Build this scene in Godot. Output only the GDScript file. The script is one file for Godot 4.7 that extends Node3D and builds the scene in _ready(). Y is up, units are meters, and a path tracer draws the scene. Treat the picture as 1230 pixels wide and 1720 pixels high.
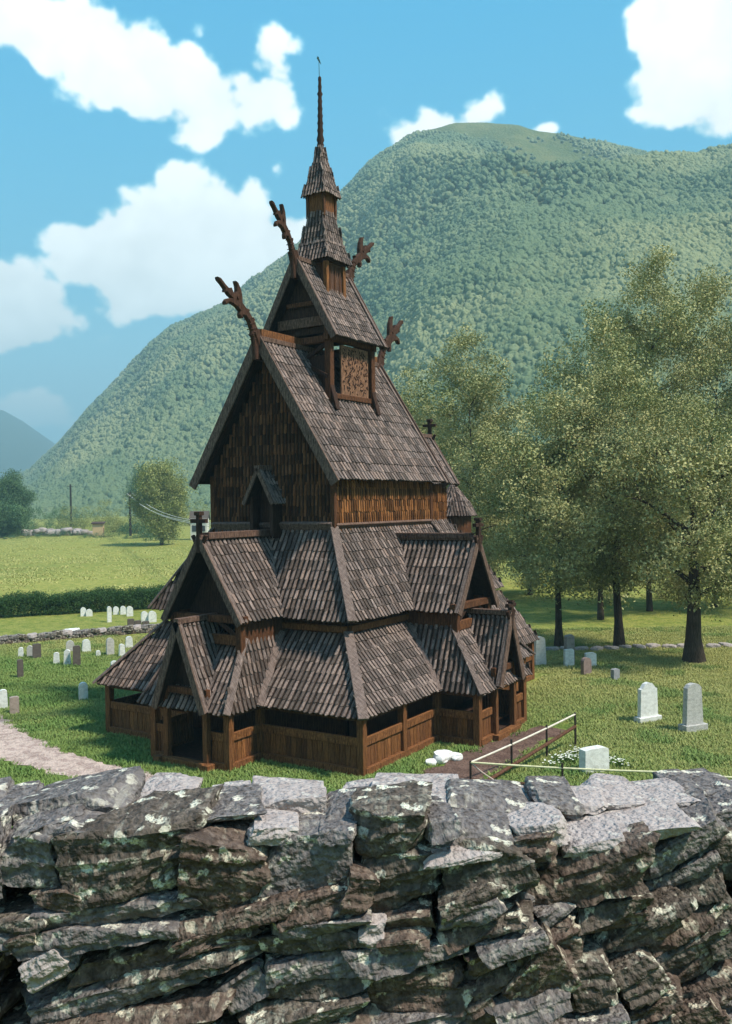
extends Node3D

# World axes: x east, y up, z south; the church stands at the origin, metres.
const EYE := Vector3(-26.986, 7.6, 18.922)
const FWD := Vector3(0.84199, 0.0, -0.53949)
const SIDE := Vector3(0.53949, 0.0, 0.84199)

var rng := RandomNumberGenerator.new()
var noise_a := FastNoiseLite.new()
var noise_b := FastNoiseLite.new()
var M := {}
var names_used := {}


class MB:
	var v := PackedVector3Array()
	var n := PackedVector3Array()
	var c := PackedColorArray()

	func tri(p: Vector3, q: Vector3, r: Vector3, col: Color) -> void:
		var m := (q - p).cross(r - p)
		if m.length_squared() < 1e-14:
			return
		m = m.normalized()
		v.append(p); v.append(r); v.append(q)
		n.append(m); n.append(m); n.append(m)
		c.append(col); c.append(col); c.append(col)

	func tri_n(p: Vector3, q: Vector3, r: Vector3, np: Vector3, nq: Vector3, nr: Vector3, col: Color) -> void:
		v.append(p); v.append(r); v.append(q)
		n.append(np); n.append(nr); n.append(nq)
		c.append(col); c.append(col); c.append(col)

	func quad(p: Vector3, q: Vector3, r: Vector3, s: Vector3, col: Color) -> void:
		tri(p, q, r, col)
		tri(p, r, s, col)

	# a chamfered box: size along the axes of t, centred on t
	func box(t: Transform3D, size: Vector3, col: Color, bevel := 0.0) -> void:
		var h := size * 0.5
		if bevel <= 0.0:
			var k := []
			for i in 8:
				k.append(t * Vector3(h.x if i & 1 else -h.x, h.y if i & 2 else -h.y, h.z if i & 4 else -h.z))
			quad(k[4], k[5], k[7], k[6], col); quad(k[1], k[0], k[2], k[3], col)
			quad(k[5], k[1], k[3], k[7], col); quad(k[0], k[4], k[6], k[2], col)
			quad(k[6], k[7], k[3], k[2], col); quad(k[0], k[1], k[5], k[4], col)
			return
		var b := minf(bevel, minf(h.x, minf(h.y, h.z)) * 0.6)
		# chamfer only the four long edges along the longest axis
		var ax := 0
		if h.y >= h.x and h.y >= h.z: ax = 1
		elif h.z >= h.x: ax = 2
		var a1 := (ax + 1) % 3
		var a2 := (ax + 2) % 3
		var ring := []
		for s in [[1, 1, 0], [1, 1, 1], [-1, 1, 1], [-1, 1, 0], [-1, -1, 0], [-1, -1, 1], [1, -1, 1], [1, -1, 0]]:
			var p := Vector3.ZERO
			p[a1] = s[0] * (h[a1] - (b if s[2] == 1 else 0.0))
			p[a2] = s[1] * (h[a2] - (b if s[2] == 0 else 0.0))
			ring.append(p)
		var lo := []
		var hi := []
		for p in ring:
			var q: Vector3 = p
			q[ax] = -h[ax]; lo.append(t * q)
			q[ax] = h[ax]; hi.append(t * q)
		for i in 8:
			var j := (i + 1) % 8
			quad(lo[i], lo[j], hi[j], hi[i], col)
		for i in range(1, 7):
			tri(hi[0], hi[i], hi[i + 1], col)
			tri(lo[0], lo[i + 1], lo[i], col)

	# a beam from a to b
	func beam(a: Vector3, b: Vector3, w: float, h: float, up: Vector3, col: Color, bevel := 0.012) -> void:
		var z := b - a
		var l := z.length()
		z = z / l
		var x := up.cross(z)
		if x.length() < 1e-4:
			x = Vector3(1, 0, 0).cross(z)
		x = x.normalized()
		box(Transform3D(Basis(x, z.cross(x), z), (a + b) * 0.5), Vector3(w, h, l), col, bevel)

	# a round limb through points with radii
	func tube(pts: Array, rad: Array, sides: int, col: Color, cap := true) -> void:
		var rings := []
		var dirs := []
		for i in pts.size():
			var d: Vector3 = pts[mini(i + 1, pts.size() - 1)] - pts[maxi(i - 1, 0)]
			dirs.append(d.normalized())
		var x: Vector3 = dirs[0].cross(Vector3(0.31, 0.2, 0.93)).normalized()
		for i in pts.size():
			x = (x - dirs[i] * x.dot(dirs[i])).normalized()
			var y: Vector3 = dirs[i].cross(x)
			var ring := []
			for k in sides:
				var an := TAU * k / sides
				ring.append(x * cos(an) + y * sin(an))
			rings.append(ring)
		for i in pts.size() - 1:
			for k in sides:
				var j := (k + 1) % sides
				var a: Vector3 = pts[i] + rings[i][k] * rad[i]
				var b: Vector3 = pts[i] + rings[i][j] * rad[i]
				var e: Vector3 = pts[i + 1] + rings[i + 1][k] * rad[i + 1]
				var f: Vector3 = pts[i + 1] + rings[i + 1][j] * rad[i + 1]
				tri_n(a, b, f, rings[i][k], rings[i][j], rings[i + 1][j], col)
				tri_n(a, f, e, rings[i][k], rings[i + 1][j], rings[i + 1][k], col)
		if cap:
			for e in [0, pts.size() - 1]:
				for k in range(1, sides - 1):
					var a: Vector3 = pts[e] + rings[e][0] * rad[e]
					var b: Vector3 = pts[e] + rings[e][k] * rad[e]
					var d: Vector3 = pts[e] + rings[e][k + 1] * rad[e]
					if e == 0: tri(a, d, b, col)
					else: tri(a, b, d, col)

	# a flat convex polygon thickened downwards along its normal
	func slab(p: Array, th: float, col: Color) -> void:
		var m: Vector3 = (p[1] - p[0]).cross(p[2] - p[0]).normalized()
		var q := []
		for a in p:
			q.append(a - m * th)
		for i in range(1, p.size() - 1):
			tri(p[0], p[i], p[i + 1], col)
			tri(q[0], q[i + 1], q[i], col)
		for i in p.size():
			var j := (i + 1) % p.size()
			quad(q[i], q[j], p[j], p[i], col)

	func mesh() -> ArrayMesh:
		var a := []
		a.resize(Mesh.ARRAY_MAX)
		a[Mesh.ARRAY_VERTEX] = v
		a[Mesh.ARRAY_NORMAL] = n
		a[Mesh.ARRAY_COLOR] = c
		var m := ArrayMesh.new()
		m.add_surface_from_arrays(Mesh.PRIMITIVE_TRIANGLES, a)
		return m


# ---------------------------------------------------------------- naming
func numbered(called: String) -> String:
	if not names_used.has(called):
		names_used[called] = 0
		return called
	names_used[called] += 1
	return "%s_%03d" % [called, names_used[called]]


func tag(o: Node, label: String, category := "", group := "", kind := "") -> Node:
	if label: o.set_meta("label", label)
	if category: o.set_meta("category", category)
	if group: o.set_meta("group", group)
	if kind: o.set_meta("kind", kind)
	return o


func thing(called: String, label: String, category: String, at := Vector3.ZERO, turn := 0.0, group := "") -> Node3D:
	var o := Node3D.new()
	o.name = numbered(called)
	add_child(o)
	o.position = at
	o.rotation.y = turn
	tag(o, label, category, group)
	return o


func part(called: String, b: MB, m: Material, parent: Node, at := Transform3D.IDENTITY) -> MeshInstance3D:
	return part_mesh(called, b.mesh(), m, parent, at)


func part_mesh(called: String, mesh: Mesh, m: Material, parent: Node, at := Transform3D.IDENTITY) -> MeshInstance3D:
	var o := MeshInstance3D.new()
	o.name = called if parent != self else numbered(called)
	o.mesh = mesh
	o.material_override = m
	o.transform = at
	parent.add_child(o, true)
	return o


# ---------------------------------------------------------------- textures
func fn(seed_: int, freq: float, type := FastNoiseLite.TYPE_SIMPLEX_SMOOTH, oct := 4) -> FastNoiseLite:
	var f := FastNoiseLite.new()
	f.seed = seed_
	f.frequency = freq
	f.noise_type = type
	f.fractal_octaves = oct
	f.fractal_type = FastNoiseLite.FRACTAL_FBM if oct > 1 else FastNoiseLite.FRACTAL_NONE
	return f


func gray(seed_: int, freq: float, size: int, oct := 4, type := FastNoiseLite.TYPE_SIMPLEX_SMOOTH) -> PackedByteArray:
	var f := fn(seed_, freq, type, oct)
	if type == FastNoiseLite.TYPE_CELLULAR:
		f.cellular_return_type = FastNoiseLite.RETURN_DISTANCE
	return f.get_seamless_image(size, size, false, false, 0.15, true).get_data()


func image_tex(data: PackedByteArray, size: int, format: int) -> ImageTexture:
	var im := Image.create_from_data(size, size, false, format, data)
	return ImageTexture.create_from_image(im)


# layers: [bytes, colour, from, to, strength] painted over a base colour in turn
func layered(size: int, base: Color, layers: Array) -> ImageTexture:
	var out := PackedByteArray()
	out.resize(size * size * 3)
	for i in size * size:
		var r := base.r
		var g := base.g
		var b := base.b
		for l in layers:
			var t: float = clampf((l[0][i] / 255.0 - l[2]) / (l[3] - l[2]), 0.0, 1.0) * l[4]
			if t > 0.0:
				var cc: Color = l[1]
				r += (cc.r - r) * t
				g += (cc.g - g) * t
				b += (cc.b - b) * t
		out[i * 3] = int(clampf(r, 0, 1) * 255.0)
		out[i * 3 + 1] = int(clampf(g, 0, 1) * 255.0)
		out[i * 3 + 2] = int(clampf(b, 0, 1) * 255.0)
	return image_tex(out, size, Image.FORMAT_RGB8)


func lin(r: float, g: float, b: float) -> Color:
	return Color(r, g, b).linear_to_srgb()


func mat(albedo: Color, tex: Texture2D, scale: Vector3, rough := 0.9, bump: Texture2D = null, bump_cm := 1.0, world := true) -> StandardMaterial3D:
	var m := StandardMaterial3D.new()
	m.albedo_color = albedo
	m.vertex_color_use_as_albedo = true
	m.roughness = rough
	m.metallic_specular = 0.3
	if tex:
		m.albedo_texture = tex
		m.uv1_triplanar = true
		m.uv1_world_triplanar = world
		m.uv1_scale = scale
	if bump:
		m.heightmap_enabled = true
		m.heightmap_texture = bump
		m.heightmap_scale = bump_cm
	return m


func make_materials() -> void:
	var S := 512
	var fine := gray(11, 0.045, S, 5)
	var coarse := gray(12, 0.010, S, 4)
	var mid := gray(13, 0.022, S, 4)
	var cells := gray(14, 0.024, S, 2, FastNoiseLite.TYPE_CELLULAR)
	var cells2 := gray(15, 0.090, S, 1, FastNoiseLite.TYPE_CELLULAR)
	var fine2 := gray(16, 0.09, S, 3)
	var relief := image_tex(fine, S, Image.FORMAT_L8)
	var relief2 := image_tex(mid, S, Image.FORMAT_L8)
	# texture values are sRGB
	var lichen := gray(17, 0.012, S, 5)
	# lichen only where patches and cells agree
	var spots := PackedByteArray()
	spots.resize(S * S)
	for i in S * S:
		var a := clampf((lichen[i] / 255.0 - 0.50) * 5.0, 0.0, 1.0)
		var b := clampf((0.42 - cells[i] / 255.0) * 5.0 + (fine2[i] / 255.0 - 0.5) * 1.6, 0.0, 1.0)
		spots[i] = int(a * b * 255.0)
	var stone_g := layered(S, Color(0.44, 0.42, 0.42), [[coarse, Color(0.32, 0.30, 0.30), 0.45, 0.8, 0.8], [mid, Color(0.64, 0.61, 0.58), 0.5, 0.8, 0.7], [fine, Color(0.24, 0.21, 0.19), 0.55, 0.8, 0.75], [spots, Color(0.88, 0.86, 0.79), 0.1, 0.5, 0.95], [fine2, Color(0.30, 0.27, 0.25), 0.62, 0.9, 0.6]])
	var stone_b := layered(S, Color(0.40, 0.345, 0.31), [[coarse, Color(0.25, 0.21, 0.19), 0.4, 0.75, 0.8], [mid, Color(0.56, 0.50, 0.46), 0.52, 0.8, 0.7], [fine, Color(0.19, 0.15, 0.13), 0.55, 0.8, 0.8], [spots, Color(0.88, 0.85, 0.76), 0.08, 0.45, 0.95], [fine2, Color(0.24, 0.19, 0.16), 0.6, 0.85, 0.6]])
	var stone_m := layered(S, Color(0.38, 0.345, 0.32), [[coarse, Color(0.24, 0.215, 0.20), 0.4, 0.75, 0.8], [mid, Color(0.54, 0.50, 0.46), 0.5, 0.8, 0.7], [fine, Color(0.18, 0.16, 0.13), 0.52, 0.8, 0.8], [lichen, Color(0.48, 0.44, 0.38), 0.5, 0.8, 0.3], [spots, Color(0.92, 0.91, 0.83), 0.05, 0.35, 0.97], [fine2, Color(0.20, 0.17, 0.14), 0.6, 0.85, 0.6]])
	var stone_p := layered(S, Color(0.66, 0.62, 0.61), [[coarse, Color(0.55, 0.51, 0.50), 0.45, 0.8, 0.8], [mid, Color(0.74, 0.71, 0.69), 0.5, 0.8, 0.6], [fine, Color(0.48, 0.44, 0.43), 0.58, 0.9, 0.6], [fine2, Color(0.40, 0.37, 0.36), 0.68, 0.95, 0.5], [spots, Color(0.85, 0.84, 0.80), 0.2, 0.6, 0.5]])
	for k in [["stone_grey", stone_g], ["stone_brown", stone_b], ["stone_moss", stone_m], ["stone_pale", stone_p]]:
		M[k[0]] = mat(Color.WHITE, k[1], Vector3(0.9, 0.9, 0.9), 0.92, relief, 2.4, false)
	# wood: grain runs up the texture's y
	var grain := PackedByteArray()
	grain.resize(S * S)
	var gn := fn(21, 0.05, FastNoiseLite.TYPE_SIMPLEX_SMOOTH, 4).get_seamless_image(S, 64, false, false, 0.2, true)
	gn.resize(S, S, Image.INTERPOLATE_CUBIC)
	grain = gn.get_data()
	var wood := layered(S, Color(0.86, 0.84, 0.82), [[grain, Color(0.42, 0.38, 0.36), 0.35, 0.75, 0.85], [coarse, Color(0.62, 0.60, 0.60), 0.45, 0.8, 0.6], [fine2, Color(0.30, 0.27, 0.25), 0.66, 0.9, 0.6], [mid, Color(1.0, 0.99, 0.96), 0.6, 0.85, 0.6]])
	var grain_tex := image_tex(grain, S, Image.FORMAT_L8)
	M.wood = mat(Color.WHITE, wood, Vector3(1.6, 0.45, 1.6), 0.82, grain_tex, 1.2)
	M.wood_x = mat(Color.WHITE, wood, Vector3(0.9, 0.9, 0.9), 0.82, grain_tex, 1.0)
	M.shingle = mat(Color.WHITE, wood, Vector3(1.3, 1.3, 1.3), 0.66, grain_tex, 0.8)
	M.shingle.metallic_specular = 0.35
	# ground
	var grass := layered(S, Color(0.80, 0.82, 0.72), [[coarse, Color(0.60, 0.70, 0.52), 0.4, 0.75, 0.8], [mid, Color(0.98, 0.95, 0.74), 0.5, 0.85, 0.7], [fine2, Color(0.42, 0.50, 0.32), 0.5, 0.85, 0.7], [fine, Color(1.0, 0.98, 0.80), 0.6, 0.85, 0.5]])
	M.ground = mat(Color.WHITE, grass, Vector3(0.16, 0.16, 0.16), 1.0, relief, 6.0)
	M.grass = mat(Color.WHITE, null, Vector3.ONE, 0.8)
	M.grass.backlight = Color(0.35, 0.38, 0.1)
	var dirt := layered(S, Color(0.80, 0.78, 0.77), [[coarse, Color(0.60, 0.56, 0.56), 0.4, 0.75, 0.7], [fine2, Color(0.96, 0.94, 0.92), 0.55, 0.85, 0.7], [fine, Color(0.50, 0.46, 0.44), 0.55, 0.85, 0.7]])
	M.dirt = mat(Color.WHITE, dirt, Vector3(0.4, 0.4, 0.4), 1.0, relief, 4.0)
	M.hill = mat(Color.WHITE, grass, Vector3(0.012, 0.012, 0.012), 1.0, relief, 200.0)
	M.leaf = mat(Color.WHITE, null, Vector3.ONE, 0.65)
	M.leaf.backlight = Color(0.8, 0.8, 0.4)
	M.far_leaf = mat(Color.WHITE, null, Vector3.ONE, 0.8)
	M.far_leaf.backlight = Color(0.7, 0.75, 0.4)
	M.bark = mat(Color.WHITE, wood, Vector3(1.2, 0.5, 1.2), 0.95, grain_tex, 3.0)
	var marble := layered(S, Color(0.92, 0.92, 0.91), [[coarse, Color(0.78, 0.78, 0.77), 0.4, 0.8, 0.8], [fine, Color(0.66, 0.65, 0.63), 0.62, 0.9, 0.6], [spots, Color(0.60, 0.58, 0.50), 0.3, 0.8, 0.4]])
	M.marble = mat(Color.WHITE, marble, Vector3(0.9, 0.9, 0.9), 0.7, relief, 0.4)
	var speck := layered(S, Color(0.88, 0.88, 0.87), [[coarse, Color(0.72, 0.72, 0.71), 0.4, 0.8, 0.7], [fine2, Color(0.42, 0.41, 0.40), 0.52, 0.75, 0.8], [spots, Color(0.5, 0.49, 0.45), 0.2, 0.7, 0.5]])
	M.speckled = mat(Color.WHITE, speck, Vector3(1.1, 1.1, 1.1), 0.8, relief, 1.2)
	M.granite = mat(Color.WHITE, stone_g, Vector3(1.4, 1.4, 1.4), 0.8, relief, 1.5)
	M.paint = mat(Color.WHITE, marble, Vector3(1.1, 1.1, 1.1), 0.6)
	M.metal = mat(Color(0.3, 0.36, 0.33), null, Vector3.ONE, 0.5)
	M.metal.metallic = 0.6
	M.hewn = M.shingle


# ---------------------------------------------------------------- sky
var CLOUDS := [[37.9, 26.2, 3.5, 1.7], [41.3, 26.5, 3.1, 2.0], [42.7, 24.9, 3.3, 2.3], [44.9, 24.2, 3.5, 2.0], [47.6, 23.7, 3.6, 2.0], [50.8, 24.0, 2.8, 1.7], [51.7, 26.0, 1.8, 1.6], [47.1, 21.8, 1.2, 0.6], [35.9, 26.5, 2.4, 1.4], [44.4, 15.2, 4.8, 2.8], [47.9, 16.8, 4.1, 2.7], [50.4, 15.3, 3.5, 2.2], [41.0, 14.6, 2.2, 1.4], [46.6, 12.9, 5.0, 1.4], [52.6, 16.2, 1.6, 1.6], [43.4, 13.2, 3.2, 1.6], [36.4, 11.4, 3.4, 2.1], [35.7, 12.2, 2.8, 2.1], [38.0, 9.9, 3.0, 0.8], [32.8, 11.1, 3.8, 2.3], [63.3, 22.6, 4.2, 1.35], [60.6, 22.0, 2.1, 1.3], [68.8, 21.9, 0.9, 0.3], [76.5, 24.9, 2.6, 3.0], [77.1, 23.0, 2.8, 2.0], [78.8, 25.4, 2.1, 2.5], [78.4, 21.1, 1.8, 1.4], [75.8, 26.8, 2.1, 1.3], [80.7, 23.9, 3.8, 3.5], [52.2, 20.3, 0.5, 0.9], [47.9, 27.4, 1.1, 0.4], [37.6, 5.8, 3.4, 1.2], [39.9, 5.5, 2.1, 0.8]]


func sky_image() -> Image:
	var W := 4096
	var H := 2048
	var im := Image.create(W, H, false, Image.FORMAT_RGB8)
	for y in H:
		var el := 90.0 - (y + 0.5) * 180.0 / H
		var t := pow(clampf(1.0 - el / 60.0, 0.0, 1.0), 1.5)
		var c := Color(0.02, 0.47, 0.70).lerp(Color(0.46, 0.73, 0.82), t)
		if el < 15.0:
			c = c.lerp(Color(0.74, 0.87, 0.92), clampf((15.0 - el) / 15.0, 0, 1))
		im.fill_rect(Rect2i(0, y, W, 1), c)
	var all := CLOUDS.duplicate()
	var r := RandomNumberGenerator.new()
	r.seed = 77
	for k in 26:                                   # the same fair-weather cumulus goes on all round the sky
		var az := r.randf_range(92.0, 378.0)
		var el := r.randf_range(9.0, 62.0)
		var s := r.randf_range(2.5, 5.0)
		for j in 6:
			all.append([az + r.randf_range(-2.0, 2.0) * s / cos(deg_to_rad(el)), el + r.randf_range(-0.5, 0.5) * s, s * r.randf_range(0.6, 1.2) / cos(deg_to_rad(el)), s * r.randf_range(0.4, 0.7)])
	var dens := {}
	var k1 := fn(31, 0.017, FastNoiseLite.TYPE_SIMPLEX_SMOOTH, 6)
	var k2 := fn(32, 0.006, FastNoiseLite.TYPE_SIMPLEX_SMOOTH, 3)
	var w0 := {}
	for q in all.size():
		var b: Array = all[q]
		var cx: float = b[0] / 360.0 * W
		var cy: float = (90.0 - b[1]) / 180.0 * H
		var rx: float = b[2] / 360.0 * W * 1.5
		var ry: float = b[3] / 180.0 * H * 1.5
		var wt := clampf(b[3] / 1.7, 0.46, 1.0)
		for y in range(maxi(0, int(cy - ry)), mini(H / 2 - 1, int(cy + ry))):
			var dy := (y - cy) / ry
			for x in range(int(cx - rx), int(cx + rx)):
				var dx := (x - cx) / rx
				var d := 1.0 - (dx * dx + dy * dy)
				if d <= 0.0:
					continue
				d *= wt
				var id := y * W + posmod(x, W)
				dens[id] = maxf(dens.get(id, 0.0), d) + 0.25 * minf(dens.get(id, 0.0), d)
	for id in dens:
		var x: int = id % W
		var y: int = id / W
		var n := k1.get_noise_2d(x, y * 1.15) * 1.0 + k2.get_noise_2d(x, y) * 0.45
		var a: float = smoothstep(0.37, 0.68, dens[id] + n * 0.85)
		if a > 0.003:
			var tone := clampf(0.975 + n * 0.08, 0.86, 1.0)
			var cl := Color(tone, tone, tone * 0.985)
			im.set_pixel(x, y, im.get_pixel(x, y).lerp(cl, a))
	return im


# ---------------------------------------------------------------- terrain
func ground_height(x: float, z: float) -> float:
	var rel := Vector3(x, 0, z) - EYE
	var d := rel.x * FWD.x + rel.z * FWD.z
	var side := rel.x * SIDE.x + rel.z * SIDE.z
	var h := 0.0
	if d < 17.0:
		if d > 5.6:
			var t := (17.0 - d) / 11.4
			h = 4.6 * t * t * (3.0 - 2.0 * t)
		elif d > 4.4:
			h = 4.6
		else:
			h = 4.6 + clampf((4.4 - d) * 0.32, 0.0, 3.5)
	var far := Vector2(x, z).length()
	if far > 70.0:
		h += (noise_a.get_noise_2d(x * 0.35, z * 0.35) + 0.15) * minf((far - 70.0) * 0.008, 2.2)
		if d > 160.0:
			h += (d - 160.0) * 0.012
	return h


func zone_colour(x: float, z: float) -> Color:
	var rel := Vector3(x, 0, z) - EYE
	var d := rel.x * FWD.x + rel.z * FWD.z
	var side := rel.x * SIDE.x + rel.z * SIDE.z
	var n := noise_a.get_noise_2d(x * 2.0, z * 2.0)
	var yard := Color(0.20, 0.265, 0.085).lerp(Color(0.37, 0.36, 0.135), clampf(n * 1.6 + 0.35, 0, 1))
	var meadow := Color(0.50, 0.46, 0.17).lerp(Color(0.38, 0.38, 0.13), clampf(n * 1.4 + 0.5, 0, 1))
	var worn := noise_b.get_noise_2d(x * 3.1 + 40.0, z * 3.1)
	yard = yard.lerp(Color(0.34, 0.30, 0.16), clampf((worn - 0.18) * 2.2, 0.0, 0.7))
	var t := smoothstep(48.0, 56.0, d + n * 3.0)
	return yard.lerp(meadow, t)


func build_ground() -> void:
	var xs := PackedFloat32Array()
	var v := 0.0
	var step := 0.8
	while v < 4200.0:
		xs.append(v)
		if v > 48.0: step *= 1.16
		v += step
	var axis := PackedFloat32Array()
	for i in range(xs.size() - 1, 0, -1): axis.append(-xs[i])
	for a in xs: axis.append(a)
	var N := axis.size()
	var verts := PackedVector3Array()
	var norm := PackedVector3Array()
	var col := PackedColorArray()
	var idx := PackedInt32Array()
	for j in N:
		for i in N:
			var x := axis[i]
			var z := axis[j]
			verts.append(Vector3(x, ground_height(x, z), z))
			var e := 0.4
			norm.append(Vector3(ground_height(x - e, z) - ground_height(x + e, z), 2.0 * e, ground_height(x, z - e) - ground_height(x, z + e)).normalized())
			col.append(zone_colour(x, z))
	for j in N - 1:
		for i in N - 1:
			var a := j * N + i
			idx.append_array(PackedInt32Array([a, a + 1, a + N, a + 1, a + N + 1, a + N]))
	var arr := []
	arr.resize(Mesh.ARRAY_MAX)
	arr[Mesh.ARRAY_VERTEX] = verts
	arr[Mesh.ARRAY_NORMAL] = norm
	arr[Mesh.ARRAY_COLOR] = col
	arr[Mesh.ARRAY_INDEX] = idx
	var m := ArrayMesh.new()
	m.add_surface_from_arrays(Mesh.PRIMITIVE_TRIANGLES, arr)
	tag(part_mesh("ground", m, M.ground, self), "", "", "", "structure")


# a ragged-edged strip of bare earth lying on the grass
func path_strip(pts: Array, widths: Array, col: Color, lift: float) -> void:
	var b := MB.new()
	var left := []
	var right := []
	var n := 10
	for i in pts.size() - 1:
		for k in n:
			var t := float(k) / n
			var p: Vector2 = pts[i].lerp(pts[i + 1], t)
			var w: float = lerpf(widths[i], widths[i + 1], t)
			var d: Vector2 = (pts[i + 1] - pts[i]).normalized()
			var s := Vector2(-d.y, d.x)
			var a := p + s * (w * 0.5 + noise_b.get_noise_2d(p.x * 40.0, p.y * 40.0) * 0.4)
			var c := p - s * (w * 0.5 + noise_b.get_noise_2d(p.x * 40.0 + 500.0, p.y * 40.0) * 0.4)
			left.append(Vector3(a.x, ground_height(a.x, a.y) + lift, a.y))
			right.append(Vector3(c.x, ground_height(c.x, c.y) + lift, c.y))
	for i in left.size() - 1:
		var m := noise_b.get_noise_2d(left[i].x * 25.0, left[i].z * 25.0) * 0.12 + 1.0
		var cc := Color(col.r * m, col.g * m, col.b * m)
		b.tri_n(left[i], left[i + 1], right[i + 1], Vector3.UP, Vector3.UP, Vector3.UP, cc)
		b.tri_n(left[i], right[i + 1], right[i], Vector3.UP, Vector3.UP, Vector3.UP, cc)
	tag(part("path", b, M.dirt, self), "", "", "", "structure")


func grass_tuft() -> ArrayMesh:
	var b := MB.new()
	var r := RandomNumberGenerator.new()
	r.seed = 5
	for k in 9:
		var a := r.randf() * TAU
		var p := Vector3(r.randf_range(-0.11, 0.11), -0.01, r.randf_range(-0.11, 0.11))
		var d := Vector3(cos(a), 0, sin(a))
		var s := Vector3(-d.z, 0, d.x) * 0.009
		var h := r.randf_range(0.05, 0.12)
		var m := p + d * h * 0.25 + Vector3.UP * h * 0.6
		var tip := p + d * h * 0.7 + Vector3.UP * h
		b.tri(p - s, p + s, m + s * 0.7, Color.WHITE)
		b.tri(p - s, m + s * 0.7, m - s * 0.7, Color.WHITE)
		b.tri(m - s * 0.7, m + s * 0.7, tip, Color.WHITE)
	return b.mesh()


func multi(called: String, mesh: Mesh, m: Material, xf: Array, cols: Array, parent: Node) -> MultiMeshInstance3D:
	var mm := MultiMesh.new()
	mm.transform_format = MultiMesh.TRANSFORM_3D
	mm.use_colors = true
	mm.mesh = mesh
	mm.instance_count = xf.size()
	for i in xf.size():
		mm.set_instance_transform(i, xf[i])
		mm.set_instance_color(i, cols[i])
	var o := MultiMeshInstance3D.new()
	o.name = called if parent != self else numbered(called)
	o.multimesh = mm
	o.material_override = m
	if parent != self: o.set_meta("kind", "stuff")
	parent.add_child(o, true)
	return o


func on_church(x: float, z: float) -> bool:
	return (absf(x) < 5.8 and absf(z) < 5.2) or (x > -7.3 and x < -5.0 and absf(z) < 1.6) or (x > -1.6 and x < 2.5 and z > 0 and z < 6.65) or (x > 3 and x < 11 and absf(z) < 4.2)


var PATH_W := [[Vector2(-6.4, -11.6), Vector2(-7.9, -8.2), Vector2(-8.9, -5.6), Vector2(-9.1, -3.2), Vector2(-9.2, -1.4), Vector2(-9.6, 1.5)], [1.5, 1.8, 1.8, 1.6, 1.5, 1.4]]
var PATH_S := [[Vector2(-6.6, 8.0), Vector2(-4.7, 7.3), Vector2(-2.4, 7.35), Vector2(-0.1, 7.45), Vector2(2.2, 7.9)], [1.7, 1.8, 1.5, 1.4, 0.9]]


func near_path(x: float, z: float) -> bool:
	for s in [PATH_W, PATH_S]:
		for i in s[0].size() - 1:
			var q := Geometry2D.get_closest_point_to_segment(Vector2(x, z), s[0][i], s[0][i + 1])
			if q.distance_to(Vector2(x, z)) < s[1][i] * 0.5 + noise_b.get_noise_2d(x * 60.0, z * 60.0) * 0.35:
				return true
	return false


func build_grass() -> void:
	var xf := []
	var cols := []
	rng.seed = 401
	var tries := 120000
	for k in tries:
		var d := 14.0 + 40.0 * pow(rng.randf(), 0.8)
		var s := rng.randf_range(-0.5, 0.5) * d
		var p := EYE + FWD * d + SIDE * s
		if on_church(p.x, p.z) or near_path(p.x, p.z):
			continue
		var n := noise_a.get_noise_2d(p.x * 2.0, p.z * 2.0)
		var n2 := noise_b.get_noise_2d(p.x * 9.0, p.z * 9.0)
		var sc := rng.randf_range(0.6, 1.25) * (1.0 + maxf(n2, 0.0) * 0.8)
		p.y = ground_height(p.x, p.z)
		xf.append(Transform3D(Basis(Vector3.UP, rng.randf() * TAU).scaled(Vector3(sc * 1.2, sc * 0.85, sc * 1.2)), p))
		var c := Color(0.18, 0.26, 0.07).lerp(Color(0.37, 0.36, 0.13), clampf(n * 1.6 + 0.35 + rng.randf_range(-0.3, 0.3), 0, 1))
		if n2 > 0.25: c = c.lerp(Color(0.11, 0.21, 0.05), 0.6)
		cols.append(c)
	var mx := []
	var mc := []
	for k in 22000:
		var d := 84.0 + 125.0 * pow(rng.randf(), 1.2)
		var s := rng.randf_range(-0.46, 0.46) * d
		var p := EYE + FWD * d + SIDE * s
		p.y = ground_height(p.x, p.z)
		var n := noise_b.get_noise_2d(p.x * 1.4, p.z * 1.4)
		if rng.randf() > 0.55 + n * 1.4: continue
		var sc := rng.randf_range(1.2, 2.6)
		mx.append(Transform3D(Basis(Vector3.UP, rng.randf() * TAU).scaled(Vector3(sc * 2.0, sc * 0.8, sc * 2.0)), p))
		mc.append(Color(0.34, 0.36, 0.12).lerp(Color(0.50, 0.46, 0.17), rng.randf()))
	tag(multi("meadow_grass", grass_tuft(), M.grass, mx, mc, self), "tufted yellow-green meadow grass beyond the churchyard", "grass", "", "stuff")
	tag(multi("grass", grass_tuft(), M.grass, xf, cols, self), "short green churchyard grass round the wooden church", "grass", "", "stuff")


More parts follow.
